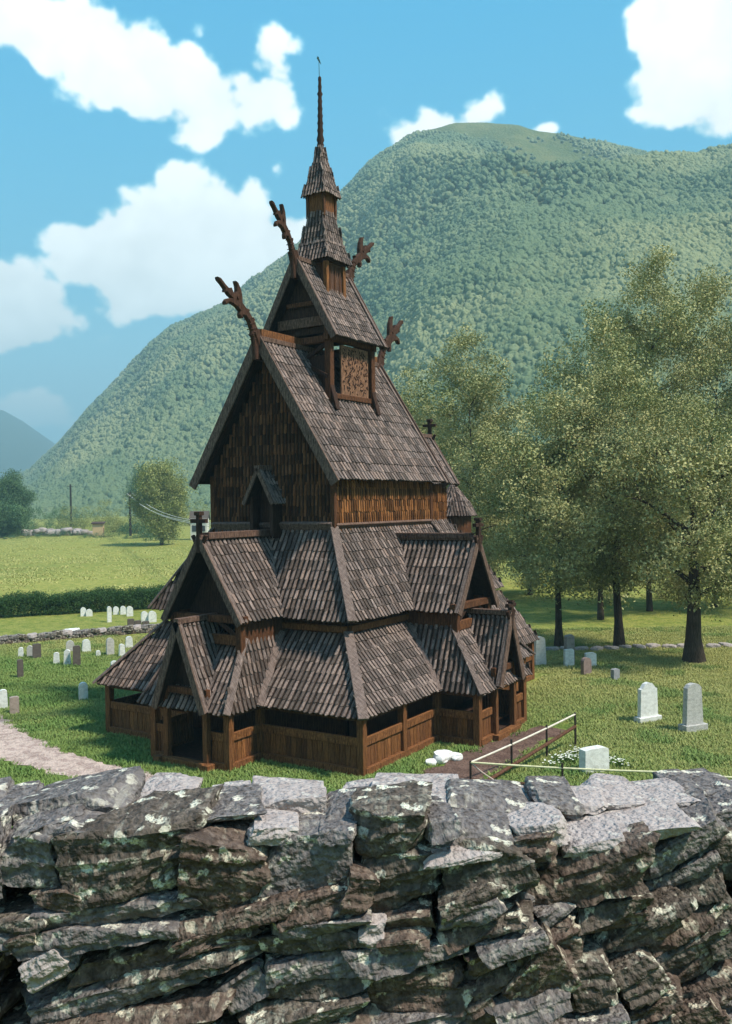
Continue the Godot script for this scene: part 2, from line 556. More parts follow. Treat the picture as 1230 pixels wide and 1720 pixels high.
# ---------------------------------------------------------------- hills
# ridge points: [sideways, height, depth] of the crest, metres from the bank; the foot lies at the given depth
var RIDGE := [[-1.6, -0.02], [-1.1, 0.02], [-0.8, 0.05], [-0.55, 0.03], [-0.46, 0.015], [-0.400, 0.028], [-0.367, 0.040], [-0.334, 0.068], [-0.301, 0.103], [-0.268, 0.132], [-0.234, 0.167], [-0.208, 0.190], [-0.181, 0.205], [-0.148, 0.221], [-0.115, 0.247], [-0.082, 0.273], [-0.049, 0.306], [-0.019, 0.345], [0.011, 0.374], [0.031, 0.387], [0.064, 0.406], [0.103, 0.413], [0.143, 0.411], [0.175, 0.407], [0.195, 0.397], [0.221, 0.391], [0.260, 0.379], [0.299, 0.365], [0.325, 0.359], [0.358, 0.352], [0.403, 0.346], [0.6, 0.34], [0.9, 0.32], [1.4, 0.30], [2.2, 0.27]]


func ridge_at(p: float) -> float:
	for i in RIDGE.size() - 1:
		if p <= RIDGE[i + 1][0]:
			var t: float = (p - RIDGE[i][0]) / (RIDGE[i + 1][0] - RIDGE[i][0])
			return lerpf(RIDGE[i][1], RIDGE[i + 1][1], clampf(t, 0, 1))
	return RIDGE[-1][1]


func hill_point(p: float, t: float) -> Vector3:
	var crest := lerpf(1500.0, 950.0, smoothstep(-0.45, 0.1, p))
	var foot := lerpf(430.0, 190.0, smoothstep(-0.3, 0.35, p))
	var hc := ridge_at(p) * crest * sqrt(1.0 + p * p) + 7.6
	var d := lerpf(foot, crest, t)
	var g := 0.82 * t + 0.18 * (3.0 * t * t - 2.0 * t * t * t)
	if t > 1.0:
		g = 1.0 - (t - 1.0) * 0.9
	var q := EYE + (FWD + SIDE * p) * d
	var bulge := sin(PI * clampf(t, 0, 1))
	var h := hc * g
	var n := noise_a.get_noise_2d(q.x * 0.055, q.z * 0.055) * 40.0 - absf(noise_a.get_noise_2d(q.x * 0.16 + 70.0, q.z * 0.16)) * 70.0 + 14.0 + noise_b.get_noise_2d(q.x * 0.28, q.z * 0.28) * 10.0
	h += n * bulge * clampf(hc / 250.0, 0.1, 1.0)
	h += noise_b.get_noise_2d(q.x * 0.5 + 90.0, q.z * 0.5) * 2.0 * clampf(hc / 100.0, 0.0, 1.0)
	return Vector3(q.x, h - 3.0 * (1.0 - t), q.z)


func forest_amount(q: Vector3, t: float) -> float:
	var n := noise_a.get_noise_2d(q.x * 0.09 + 300.0, q.z * 0.09) + 0.6 * noise_b.get_noise_2d(q.x * 0.15, q.z * 0.15)
	return clampf(1.15 - t * 1.25 + n * 1.7, 0.0, 1.0)


func build_hills() -> void:
	var cols := 190
	var rows := 90
	var grid := []
	for i in cols + 1:
		var u := float(i) / cols
		var p := lerpf(-0.62, 0.72, u)
		if i < 8: p = lerpf(-1.6, -0.62, i / 8.0)
		if i > cols - 8: p = lerpf(0.72, 2.2, (i - (cols - 8)) / 8.0)
		var line := []
		for j in rows + 9:
			line.append(hill_point(p, float(j) / rows if j <= rows else 1.0 + (j - rows) * 0.06))
		grid.append(line)
	var st := SurfaceTool.new()
	st.begin(Mesh.PRIMITIVE_TRIANGLES)
	st.set_smooth_group(0)
	for i in cols + 1:
		for j in rows + 9:
			var q: Vector3 = grid[i][j]
			var t := minf(float(j) / rows, 1.0)
			var n := noise_b.get_noise_2d(q.x * 0.4, q.z * 0.4)
			var c := Color(0.19, 0.215, 0.10).lerp(Color(0.27, 0.265, 0.13), clampf(n * 1.5 + 0.4, 0, 1))
			c = c.lerp(Color(0.14, 0.18, 0.085), forest_amount(q, t) * 0.85)
			st.set_color(c)
			st.add_vertex(q)
	var R := rows + 9
	for i in cols:
		for j in R - 1:
			var a := i * R + j
			st.add_index(a); st.add_index(a + 1); st.add_index(a + R)
			st.add_index(a + R); st.add_index(a + 1); st.add_index(a + R + 1)
	st.generate_normals()
	tag(part_mesh("mountain", st.commit(), M.hill, self), "", "", "", "structure")
	# the woods on its flank
	var xf := []
	var cc := []
	rng.seed = 90
	for k in 130000:
		var p := rng.randf_range(-0.50, 0.52)
		var t := pow(rng.randf(), 0.9)
		var q := hill_point(p, t)
		if rng.randf() > forest_amount(q, t):
			continue
		var s := rng.randf_range(0.7, 1.45) * lerpf(1.0, 0.6, t)
		xf.append(Transform3D(Basis(Vector3.UP, rng.randf() * TAU).scaled(Vector3(s, s * rng.randf_range(0.85, 1.3), s)), q + Vector3.UP * s * 1.4))
		var n := noise_b.get_noise_2d(q.x * 0.3, q.z * 0.3)
		var streak := noise_a.get_noise_2d((q.x + q.y * 1.2) * 0.35, q.z * 0.12 + q.y * 0.5)
		var c := Color(0.12, 0.17, 0.085).lerp(Color(0.21, 0.24, 0.12), clampf(n * 1.2 + 0.30 + rng.randf_range(-0.15, 0.15) + streak * 1.5, 0, 1))
		cc.append(c)
	tag(multi("woods", crown_blob(2.0, 12), M.far_leaf, xf, cc, self), "green birch woods covering the mountain flank", "woods", "", "stuff")
	# the farther blue mountain down the valley
	var b := SurfaceTool.new()
	b.begin(Mesh.PRIMITIVE_TRIANGLES)
	b.set_smooth_group(0)
	var n2 := 60
	for i in n2 + 1:
		var p := lerpf(-1.5, -0.2, float(i) / n2)
		for j in 21:
			var t := j / 20.0
			var d := lerpf(2100.0, 3200.0, minf(t, 0.75) / 0.75) if t <= 0.75 else 3200.0 + (t - 0.75) * 2000.0
			var peak := 0.103 - 0.02 * absf(p + 0.45) if p < -0.39 else 0.102 - (p + 0.39) * 0.66
			peak = maxf(peak, 0.005)
			var hh := peak * 3200.0 * sqrt(1.0 + p * p) + 7.6
			var g := minf(t / 0.75, 1.0) if t <= 0.75 else 1.0 - (t - 0.75) * 2.0
			var q := EYE + (FWD + SIDE * p) * d
			q.y = hh * g + noise_a.get_noise_2d(q.x * 0.03, q.z * 0.03) * 60.0 * g * (1.0 - g)
			b.set_color(Color(0.07, 0.10, 0.045))
			b.add_vertex(q)
	for i in n2:
		for j in 20:
			var a := i * 21 + j
			b.add_index(a); b.add_index(a + 1); b.add_index(a + 21)
			b.add_index(a + 21); b.add_index(a + 1); b.add_index(a + 22)
	b.generate_normals()
	tag(part_mesh("mountain", b.commit(), M.hill, self), "", "", "", "structure")


# ---------------------------------------------------------------- trees and bushes
func leaf_cluster(count: int, radius: float, leaf: float, seed_: int, vary := 0.22) -> ArrayMesh:
	var b := MB.new()
	var r := RandomNumberGenerator.new()
	r.seed = seed_
	for k in count:
		var d := Vector3(r.randfn(), r.randfn(), r.randfn()).normalized()
		var p := d * radius * pow(r.randf(), 0.45)
		p.y *= 0.8
		var n := (d * 0.7 + Vector3(r.randfn(), r.randfn() + 0.5, r.randfn()) * 0.6).normalized()
		var x := n.cross(Vector3(r.randfn(), r.randfn(), r.randfn())).normalized()
		var y := n.cross(x)
		var l := leaf * r.randf_range(0.6, 1.2)
		var m := 1.0 + r.randf_range(-vary, vary)
		var c := Color(m, m, m)
		# a leaf folded along its midrib
		b.tri(p - x * l * 0.5, p - y * l * 0.28 + n * l * 0.06, p + x * l * 0.5, c)
		b.tri(p - x * l * 0.5, p + x * l * 0.5, p + y * l * 0.28 + n * l * 0.06, c)
	return b.mesh()


# a far tree's crown: lumps of foliage with an uneven outline
func crown_blob(radius: float, seed_: int) -> ArrayMesh:
	var st := SurfaceTool.new()
	st.begin(Mesh.PRIMITIVE_TRIANGLES)
	st.set_smooth_group(0)
	var nz := fn(seed_, 0.22, FastNoiseLite.TYPE_SIMPLEX_SMOOTH, 3)
	var rows := 9
	var cols := 12
	for i in rows + 1:
		for j in cols:
			var a := PI * i / rows
			var c := TAU * j / cols
			var d := Vector3(sin(a) * cos(c), cos(a), sin(a) * sin(c))
			var r := radius * (1.0 + nz.get_noise_3dv(d * 9.0) * 0.75)
			st.set_color(Color.WHITE)
			st.add_vertex(Vector3(d.x * r, d.y * r * 1.15, d.z * r))
	for i in rows:
		for j in cols:
			var k := i * cols + j
			var l := i * cols + (j + 1) % cols
			st.add_index(k); st.add_index(l); st.add_index(k + cols)
			st.add_index(l); st.add_index(l + cols); st.add_index(k + cols)
	st.generate_normals()
	return st.commit()


var cluster_mesh: ArrayMesh
var cluster_mesh_b: ArrayMesh


func tree(called: String, label: String, at: Vector3, height: float, width: float, trunk_r: float, fork: float, col_a: Color, col_b: Color, seed_: int, group: String, lean := Vector3.ZERO, clump_s := 1.0) -> Node3D:
	var t := thing(called, label, "tree", at, 0.0, group)
	rng.seed = seed_
	var b := MB.new()
	var bark := Color(0.15, 0.12, 0.095)
	var tops := []
	# trunk
	var pts := []
	var rad := []
	var top_h := height * 0.82
	for i in 9:
		var f := i / 8.0
		pts.append(Vector3(0, -0.15, 0) + Vector3.UP * top_h * f + lean * f * f * height * 0.1 + Vector3(noise_b.get_noise_1d(seed_ * 31.0 + f * 60.0), 0, noise_b.get_noise_1d(seed_ * 57.0 + f * 60.0)) * 0.5 * f * height * 0.12)
		rad.append(trunk_r * lerpf(1.0, 0.12, pow(f, 0.8)) * (1.35 if i == 0 else 1.0))
	b.tube(pts, rad, 9, bark)
	var nl := 16
	for k in nl:
		var f := lerpf(fork / height, 0.78, pow(float(k) / (nl - 1), 0.9))
		var base: Vector3 = pts[0].lerp(pts[8], f / 0.82 if f < 0.82 else 1.0)
		var fi := clampf(f / 0.82 * 8.0, 0.0, 7.99)
		base = pts[int(fi)].lerp(pts[int(fi) + 1], fi - int(fi))
		var az := k * 2.4 + rng.randf_range(-0.5, 0.5)
		var env := sin(clampf((f - fork / height * 0.5) / (1.0 - fork / height * 0.5), 0.05, 1.0) * PI * 0.86 + 0.36)
		var ln := width * 0.5 * clampf(env, 0.25, 1.0) * rng.randf_range(0.75, 1.1)
		var dir := Vector3(cos(az), rng.randf_range(0.35, 0.9), sin(az)).normalized()
		var lp := []
		var lr := []
		var r0 := trunk_r * lerpf(0.5, 0.14, f)
		for i in 5:
			var g := i / 4.0
			lp.append(base + dir * ln * g + Vector3.UP * (-0.25 * g * g * ln * 0.4) + Vector3(rng.randf_range(-1, 1), rng.randf_range(-1, 1), rng.randf_range(-1, 1)) * 0.06 * ln * g)
			lr.append(r0 * lerpf(1.0, 0.18, g))
		b.tube(lp, lr, 6, bark, false)
		for i in range(2, 5):
			tops.append(lp[i])
			var sd := (dir + Vector3(rng.randf_range(-1, 1), rng.randf_range(-0.2, 0.9), rng.randf_range(-1, 1)) * 0.9).normalized()
			var sp: Vector3 = lp[i] + sd * ln * 0.32
			b.tube([lp[i], (lp[i] + sp) * 0.5 + Vector3.UP * 0.05, sp], [lr[i] * 0.6 + 0.008, lr[i] * 0.4 + 0.006, 0.006], 4, bark, false)
			tops.append(sp)
	tops.append(pts[8])
	part("trunk", b, M.bark, t)
	# crown: clumps at the limb ends and through an uneven envelope
	var xf := []
	var cc := []
	var clumps := []
	for p in tops:
		clumps.append(p)
	var want := int(clampf(width * height * 0.50 / clump_s, 45, 130))
	var tries := 0
	while clumps.size() < want + tops.size() and tries < want * 12:
		tries += 1
		var f := rng.randf_range(fork / height, 1.0)
		var u := (f - fork / height) / (1.0 - fork / height)
		var az := rng.randf() * TAU
		var prof := pow(sin(clampf(pow(u, 0.72), 0.03, 0.99) * PI), 0.62)
		var lump := 1.0 + 0.38 * noise_b.get_noise_3d(cos(az) * 55.0 + seed_ * 13.0, f * 110.0, sin(az) * 55.0)
		var r := width * 0.5 * prof * lump * pow(rng.randf(), 0.42)
		var p := Vector3(cos(az) * r, f * height, sin(az) * r) + lean * f * f * height * 0.1
		if noise_b.get_noise_3d(p.x * 14.0 + seed_ * 7.0, p.y * 14.0, p.z * 14.0) < -0.16:
			continue
		clumps.append(p)
	for p in clumps:
		var tint := rng.randf()
		var big := rng.randf_range(0.8, 1.25)
		for k in 5:
			var o := Vector3(rng.randfn(), rng.randfn() * 0.7, rng.randfn()) * 0.42 * big * clump_s
			var s := rng.randf_range(0.75, 1.3) * big * clump_s
			xf.append(Transform3D(Basis(Vector3(rng.randfn(), rng.randfn(), rng.randfn()).normalized(), rng.randf() * TAU).scaled(Vector3(s, s, s)), p + o))
			cc.append(col_a.lerp(col_b, clampf(tint + rng.randf_range(-0.25, 0.25), 0, 1)))
	multi("crown", cluster_mesh, M.leaf, xf, cc, t)
	return t


func bush(called: String, label: String, category: String, at: Vector3, size: Vector3, col_a: Color, col_b: Color, seed_: int, group := "", turn := 0.0, n := 60) -> Node3D:
	var t := thing(called, label, category, at, turn, group)
	rng.seed = seed_
	var b := MB.new()
	var xf := []
	var cc := []
	for k in n:
		var d := Vector3(rng.randfn(), absf(rng.randfn()), rng.randfn()).normalized() * pow(rng.randf(), 0.4)
		var p := Vector3(d.x * size.x, d.y * size.y, d.z * size.z)
		p *= 1.0 + 0.3 * noise_b.get_noise_3d(p.x * 30.0 + seed_, p.y * 30.0, p.z * 30.0)
		var s := rng.randf_range(0.6, 1.1) * clampf(size.y * 0.45, 0.3, 1.6)
		xf.append(Transform3D(Basis(Vector3(rng.randfn(), rng.randfn(), rng.randfn()).normalized(), rng.randf() * TAU).scaled(Vector3(s, s, s)), p))
		cc.append(col_a.lerp(col_b, rng.randf()))
		if k % 6 == 0:
			b.tube([Vector3(p.x * 0.15, -0.1, p.z * 0.15), p * 0.5, p], [0.05, 0.03, 0.01], 5, Color(0.12, 0.09, 0.06), false)
	part("stem", b, M.bark, t)
	multi("foliage", cluster_mesh_b, M.leaf, xf, cc, t)
	return t


# ---------------------------------------------------------------- the stave church
const TAR := Color(0.095, 0.052, 0.036)
const BROWN := Color(0.205, 0.093, 0.047)
const AMBER := Color(0.46, 0.205, 0.075)
const DECK := Color(0.07, 0.045, 0.035)
const GREY := Color(0.345, 0.27, 0.245)

var church: Node3D
var roof_tiles := []      # [transform, width, length, colour, roof node]
var wall_tiles := []


func facing(p: Array, n: Vector3) -> Array:
	var m: Vector3 = (p[1] - p[0]).cross(p[2] - p[0])
	if m.dot(n) < 0.0:
		p = p.duplicate()
		p.reverse()
	return p


func lay_shingles(p: Array, n_out: Vector3, sw: float, sl: float, tone: Color, node: Node, store: Array, th := 0.03) -> void:
	p = facing(p, n_out)
	var n: Vector3 = (p[1] - p[0]).cross(p[2] - p[0]).normalized()
	var v := (Vector3.UP - n * n.y).normalized()
	var u := v.cross(n)
	var q := PackedVector2Array()
	for a in p:
		q.append(Vector2((a - p[0]).dot(u), (a - p[0]).dot(v)))
	var lo := q[0]
	var hi := q[0]
	for a in q:
		lo = Vector2(minf(lo.x, a.x), minf(lo.y, a.y))
		hi = Vector2(maxf(hi.x, a.x), maxf(hi.y, a.y))
	var rows := int(ceil((hi.y - lo.y) / sl))
	var cols := int(round((hi.x - lo.x) / sw))
	var dx := (hi.x - lo.x) / maxi(cols, 1)
	var len := sl * 1.38
	for k in rows:
		var y := lo.y - 0.05 + k * sl
		var row_shift := rng.randf_range(-0.012, 0.012)
		for i in cols:
			var x := lo.x + (i + 0.5) * dx + row_shift
			var c := Vector2(x, clampf(y + sl * 0.55, lo.y + 0.001, hi.y - 0.001))
			var inside := true
			for e in q.size():
				var a := q[e]
				var b := q[(e + 1) % q.size()]
				if (b - a).cross(c - a) < -0.045 * (b - a).length():
					inside = false
					break
			if not inside:
				continue
			var l := minf(len, hi.y - y + 0.03)
			if l < sl * 0.45:
				continue
			var tilt := atan2(th * 0.9, len) + rng.randf_range(-0.012, 0.02)
			var spin := rng.randf_range(-0.03, 0.03)
			var bs := Basis(u, v, n) * Basis(Vector3(0, 0, 1), spin) * Basis(Vector3(1, 0, 0), -tilt)
			var o: Vector3 = p[0] + u * (x + rng.randf_range(-0.006, 0.006)) + v * (y + rng.randf_range(-0.025, 0.025)) + n * (th * 1.15)
			var m := (0.42 + 1.25 * pow(rng.randf(), 1.5))
			var w := rng.randf_range(-0.04, 0.06)
			var col := Color(tone.r * m * (1.0 + w), tone.g * m, tone.b * m * (1.0 - w))
			store.append([Transform3D(bs, o), dx * rng.randf_range(0.54, 0.66), l, col, node, th])


func shingle_into(b: MB, t: Transform3D, w: float, l: float, th: float, col: Color) -> void:
	var hw := w * 0.5
	var cr := w * 0.30
	var cut := minf(w * 0.42, l * 0.3)
	var out := [Vector2(0, 0), Vector2(hw * 0.5, cut * 0.16), Vector2(hw, cut), Vector2(hw, l), Vector2(0, l), Vector2(-hw, l), Vector2(-hw, cut), Vector2(-hw * 0.5, cut * 0.16)]
	var top := []
	var bot := []
	for a in out:
		var z: float = cr * (1.0 - absf(a.x) / hw)
		top.append(t * Vector3(a.x, a.y, z))
		bot.append(t * Vector3(a.x, a.y, -th))
	for s in [[0, 1, 2], [0, 2, 3], [0, 3, 4], [0, 4, 5], [0, 5, 6], [0, 6, 7]]:
		b.tri(top[s[0]], top[s[1]], top[s[2]], col)
	for i in [0, 1, 2, 5, 6, 7]:
		var j: int = (i + 1) % 8
		b.quad(bot[i], bot[j], top[j], top[i], col)


func board(called: String, a: Vector3, b: Vector3, w: float, h: float, up: Vector3, col: Color, parent: Node, m: Material = null) -> MeshInstance3D:
	var mb := MB.new()
	var mid := (a + b) * 0.5
	mb.beam(a - mid, b - mid, w, h, up, col)
	return part(called, mb, m if m else M.wood_x, parent, Transform3D(Basis.IDENTITY, mid))


# a steep two-sided roof whose ridge runs from r0 (the open gable) to r1
func gable_roof(called: String, r0: Vector3, r1: Vector3, half: float, drop: float, tone: Color, sw: float, sl: float, barge := 0.24, both := false) -> MeshInstance3D:
	var along := (r1 - r0).normalized()
	var w := Vector3.UP.cross(along).normalized()
	var b := MB.new()
	var node := MeshInstance3D.new()
	node.name = called
	church.add_child(node, true)
	for s in [-1.0, 1.0]:
		var n: Vector3 = (w * s * drop + Vector3.UP * half).normalized()
		var e0: Vector3 = r0 + w * half * s - Vector3.UP * drop
		var e1: Vector3 = r1 + w * half * s - Vector3.UP * drop
		var q := facing([e0, e1, r1, r0], n)
		b.slab(q, 0.09, DECK)
		lay_shingles([e0, e1, r1, r0], n, sw, sl, tone, node, roof_tiles)
	node.mesh = b.mesh()
	node.material_override = M.wood_x
	for s in [-1.0, 1.0]:
		var n: Vector3 = (w * s * drop + Vector3.UP * half).normalized()
		var d: Vector3 = (w * half * s - Vector3.UP * drop)
		for g in ([[r0, -1.0], [r1, 1.0]] if both else [[r0, -1.0]]):
			var off: Vector3 = along * 0.035 * g[1] + n * -0.03
			board("barge_board", g[0] + off + Vector3.UP * 0.05, g[0] + d * 1.03 + off, 0.06, barge, n, GREY.lerp(BROWN, 0.45), node)
			# the top strip that closes the ends of the shingles
			board("verge_strip", g[0] + along * -0.06 * g[1] + n * 0.062, g[0] + d * 1.02 + along * -0.06 * g[1] + n * 0.062, 0.14, 0.045, n, GREY, node)
	board("ridge_board", r0 + Vector3.UP * 0.05 - along * 0.05, r1 + Vector3.UP * 0.05, 0.2, 0.16, Vector3.UP, BROWN.lerp(GREY, 0.5), node)
	return node


func plane_roof(called: String, polys: Array, tone: Color, sw: float, sl: float) -> MeshInstance3D:
	var node := MeshInstance3D.new()
	node.name = called
	church.add_child(node, true)
	var b := MB.new()
	for p in polys:
		var n: Vector3 = (p[1] - p[0]).cross(p[2] - p[0]).normalized()
		if n.y < 0.0: n = -n
		b.slab(facing(p, n), 0.08, DECK)
		lay_shingles(p, n, sw, sl, tone, node, roof_tiles)
	node.mesh = b.mesh()
	node.material_override = M.wood_x
	return node


func four_sided(called: String, levels: Array, tone: Color, sw: float, sl: float, c := Vector3.ZERO, sides := 4) -> MeshInstance3D:
	var node := MeshInstance3D.new()
	node.name = called
	church.add_child(node, true)
	var b := MB.new()
	for k in sides:
		var a0 := TAU * (k + 0.5) / sides
		var a1 := TAU * (k + 1.5) / sides
		var f := 1.0 / cos(PI / sides)
		for i in levels.size() - 1:
			var h0: float = levels[i][0] * f
			var h1: float = levels[i + 1][0] * f
			var p := [c + Vector3(cos(a0) * h0, levels[i][1], sin(a0) * h0), c + Vector3(cos(a1) * h0, levels[i][1], sin(a1) * h0), c + Vector3(cos(a1) * h1, levels[i + 1][1], sin(a1) * h1), c + Vector3(cos(a0) * h1, levels[i + 1][1], sin(a0) * h1)]
			var n: Vector3 = Vector3(cos((a0 + a1) * 0.5), 0.3, sin((a0 + a1) * 0.5))
			b.slab(facing(p, n), 0.03, DECK)
			lay_shingles(p, n, sw, sl, tone, node, roof_tiles, 0.022)
	node.mesh = b.mesh()
	node.material_override = M.wood_x
	return node


# an outer gallery wall: sill, upright planks, rail, posts at both ends
func gallery_wall(a: Vector2, b: Vector2, out: Vector2, ends := [true, true], mid_post := false) -> Node3D:
	var w := Node3D.new()
	w.name = "gallery_wall"
	church.add_child(w, true)
	var A := Vector3(a.x, 0, a.y)
	var B := Vector3(b.x, 0, b.y)
	var d := (B - A).normalized()
	var o := Vector3(out.x, 0, out.y)
	var l := A.distance_to(B)
	board("sill_beam", A + Vector3(0, 0.11, 0) + o * 0.03, B + Vector3(0, 0.11, 0) + o * 0.03, 0.2, 0.2, Vector3.UP, AMBER.lerp(BROWN, 0.4), w)
	var n := maxi(1, int(round(l / 0.19)))
	for i in n:
		var m := MB.new()
		var pw := l / n
		var t := rng.randf_range(0.72, 1.2)
		var c := AMBER.lerp(BROWN, rng.randf_range(0.0, 0.7))
		m.box(Transform3D.IDENTITY, Vector3(pw * 0.955, 0.68, 0.045), Color(c.r * t, c.g * t, c.b * t), 0.012)
		var bs := Basis(d, Vector3.UP, d.cross(Vector3.UP))
		part("plank", m, M.wood, w, Transform3D(bs, A + d * pw * (i + 0.5) + Vector3(0, 0.545 + rng.randf_range(-0.01, 0.01), 0) + o * rng.randf_range(-0.012, 0.008)))
	board("rail", A + Vector3(0, 0.94, 0) + o * 0.035, B + Vector3(0, 0.94, 0) + o * 0.035, 0.09, 0.24, Vector3.UP, AMBER.lerp(BROWN, 0.35), w)
	board("wall_plate", A + Vector3(0, 1.60, 0), B + Vector3(0, 1.60, 0), 0.16, 0.16, Vector3.UP, BROWN, w)
	var posts := []
	if ends[0]: posts.append(A)
	if ends[1]: posts.append(B)
	if mid_post: posts.append((A + B) * 0.5)
	for p in posts:
		board("post", p + o * 0.015 + Vector3(0, -0.12, 0), p + o * 0.015 + Vector3(0, 1.68, 0), 0.22, 0.22, o, AMBER.lerp(BROWN, 0.45), w, M.wood)
	return w


func boarded(called: String, p: Array, n: Vector3, col: Color) -> MeshInstance3D:
	var b := MB.new()
	b.slab(facing(p, n), 0.1, col)
	return part(called, b, M.wood, church)


func cross_finial(base: Vector3, h: float, across: Vector3, called := "cross") -> void:
	var b := MB.new()
	b.box(Transform3D(Basis.IDENTITY, Vector3(0, h * 0.5 - 0.2, 0)), Vector3(0.15, h + 0.4, 0.15), TAR, 0.02)
	b.box(Transform3D(Basis.IDENTITY, Vector3(0, h * 0.93, 0)), Vector3(0.21, h * 0.14, 0.21), TAR, 0.02)
	b.beam(Vector3(0, h * 0.66, 0) - across * 0.30, Vector3(0, h * 0.66, 0) + across * 0.30, 0.13, 0.12, Vector3.UP, TAR)
	for s in [-1.0, 1.0]:
		b.beam(across * s * 0.12 + Vector3(0, -0.15, 0), across * s * 0.26 + Vector3(0, 0.12, 0), 0.1, 0.1, Vector3.UP, TAR)
	part(called, b, M.wood, church, Transform3D(Basis.IDENTITY, base))


const DRAGON := [[-0.12, -0.45], [-0.03, 0.0], [0.05, 0.22], [0.13, 0.36], [0.11, 0.41], [0.18, 0.43], [0.26, 0.53], [0.25, 0.58], [0.33, 0.59], [0.43, 0.68], [0.43, 0.80], [0.46, 0.94], [0.53, 1.07], [0.60, 1.09], [0.57, 0.98], [0.57, 0.88], [0.61, 0.82], [0.66, 0.86], [0.70, 0.93], [0.75, 0.90], [0.85, 0.97], [0.95, 1.06], [1.03, 1.07], [1.02, 1.0], [0.93, 0.93], [0.86, 0.86], [0.87, 0.80], [0.82, 0.81], [0.76, 0.75], [0.68, 0.715], [0.76, 0.70], [0.83, 0.67], [0.87, 0.61], [0.86, 0.55], [0.81, 0.56], [0.77, 0.61], [0.68, 0.60], [0.57, 0.56], [0.49, 0.49], [0.51, 0.42], [0.48, 0.35], [0.42, 0.36], [0.44, 0.42], [0.35, 0.42], [0.26, 0.31], [0.19, 0.14], [0.21, 0.05], [0.17, 0.02], [0.14, -0.15], [0.12, -0.45]]


# a flat carved dragon head, its relief raised along the middle
func dragon(base: Vector3, dir: float, kx: float, ky: float) -> void:
	var b := MB.new()
	var c := BROWN.lerp(TAR, 0.7)
	var pts := PackedVector2Array()
	for q in DRAGON:
		pts.append(Vector2(q[0] * kx, q[1] * ky))
	var tris := Geometry2D.triangulate_polygon(pts)
	var mid := PackedVector2Array()
	for i in pts.size():   # an inner outline, so that the edges are chamfered
		var d := (pts[(i + 1) % pts.size()] - pts[posmod(i - 1, pts.size())]).normalized()
		mid.append(pts[i] + Vector2(d.y, -d.x) * 0.03)
	var th := 0.085
	var P := func(q: Vector2, z: float) -> Vector3: return Vector3(q.x * dir, q.y, z)
	for k in range(0, tris.size(), 3):
		for s in [-1.0, 1.0]:
			var a: Vector3 = P.call(mid[tris[k]], th * s)
			var e: Vector3 = P.call(mid[tris[k + 1]], th * s)
			var f: Vector3 = P.call(mid[tris[k + 2]], th * s)
			if (e - a).cross(f - a).z * s < 0.0: b.tri(a, f, e, c)
			else: b.tri(a, e, f, c)
	for i in pts.size():
		var j := (i + 1) % pts.size()
		var o := Vector2(pts[j].y - pts[i].y, pts[i].x - pts[j].x)
		for s in [[-th, -th * 0.6, 0, 1], [-th * 0.6, th * 0.6, 1, 1], [th * 0.6, th, 1, 0]]:
			var q0: Vector2 = pts[i] if s[2] else mid[i]
			var q1: Vector2 = pts[j] if s[2] else mid[j]
			var r0: Vector2 = pts[i] if s[3] else mid[i]
			var r1: Vector2 = pts[j] if s[3] else mid[j]
			var v := [P.call(q0, s[0]), P.call(q1, s[0]), P.call(r1, s[1]), P.call(r0, s[1])]
			var n: Vector3 = (v[1] - v[0]).cross(v[2] - v[0])
			if n.dot(Vector3(-o.x * dir, -o.y, 0)) < 0.0: b.quad(v[3], v[2], v[1], v[0], c)
			else: b.quad(v[0], v[1], v[2], v[3], c)
	# eyes and the ribs carved round the neck
	for s in [-1.0, 1.0]:
		b.tube([P.call(Vector2(0.56 * kx, 0.75 * ky), th * s * 0.8), P.call(Vector2(0.56 * kx, 0.75 * ky), th * s * 1.35)], [0.06, 0.045], 8, c)
		for k in 5:
			var f := 0.02 + k * 0.10
			b.tube([P.call(Vector2((-0.02 + f * 0.42) * kx, f * ky), th * s), P.call(Vector2((0.16 + f * 0.34) * kx, (f - 0.05) * ky), th * s)], [0.018, 0.018], 5, c)
	# the timber that carries it on the ridge
	b.beam(Vector3(-0.12 * kx * dir, -0.5, 0), Vector3(0.10 * kx * dir, 0.16 * ky, 0), 0.26, 0.34, Vector3(dir, 0, 0), c, 0.05)
	var o := part("dragon_head", b, M.wood_x, church, Transform3D(Basis.IDENTITY, base))
	o.set_meta("label", "carved dragon head with open jaws rearing from the ridge end")


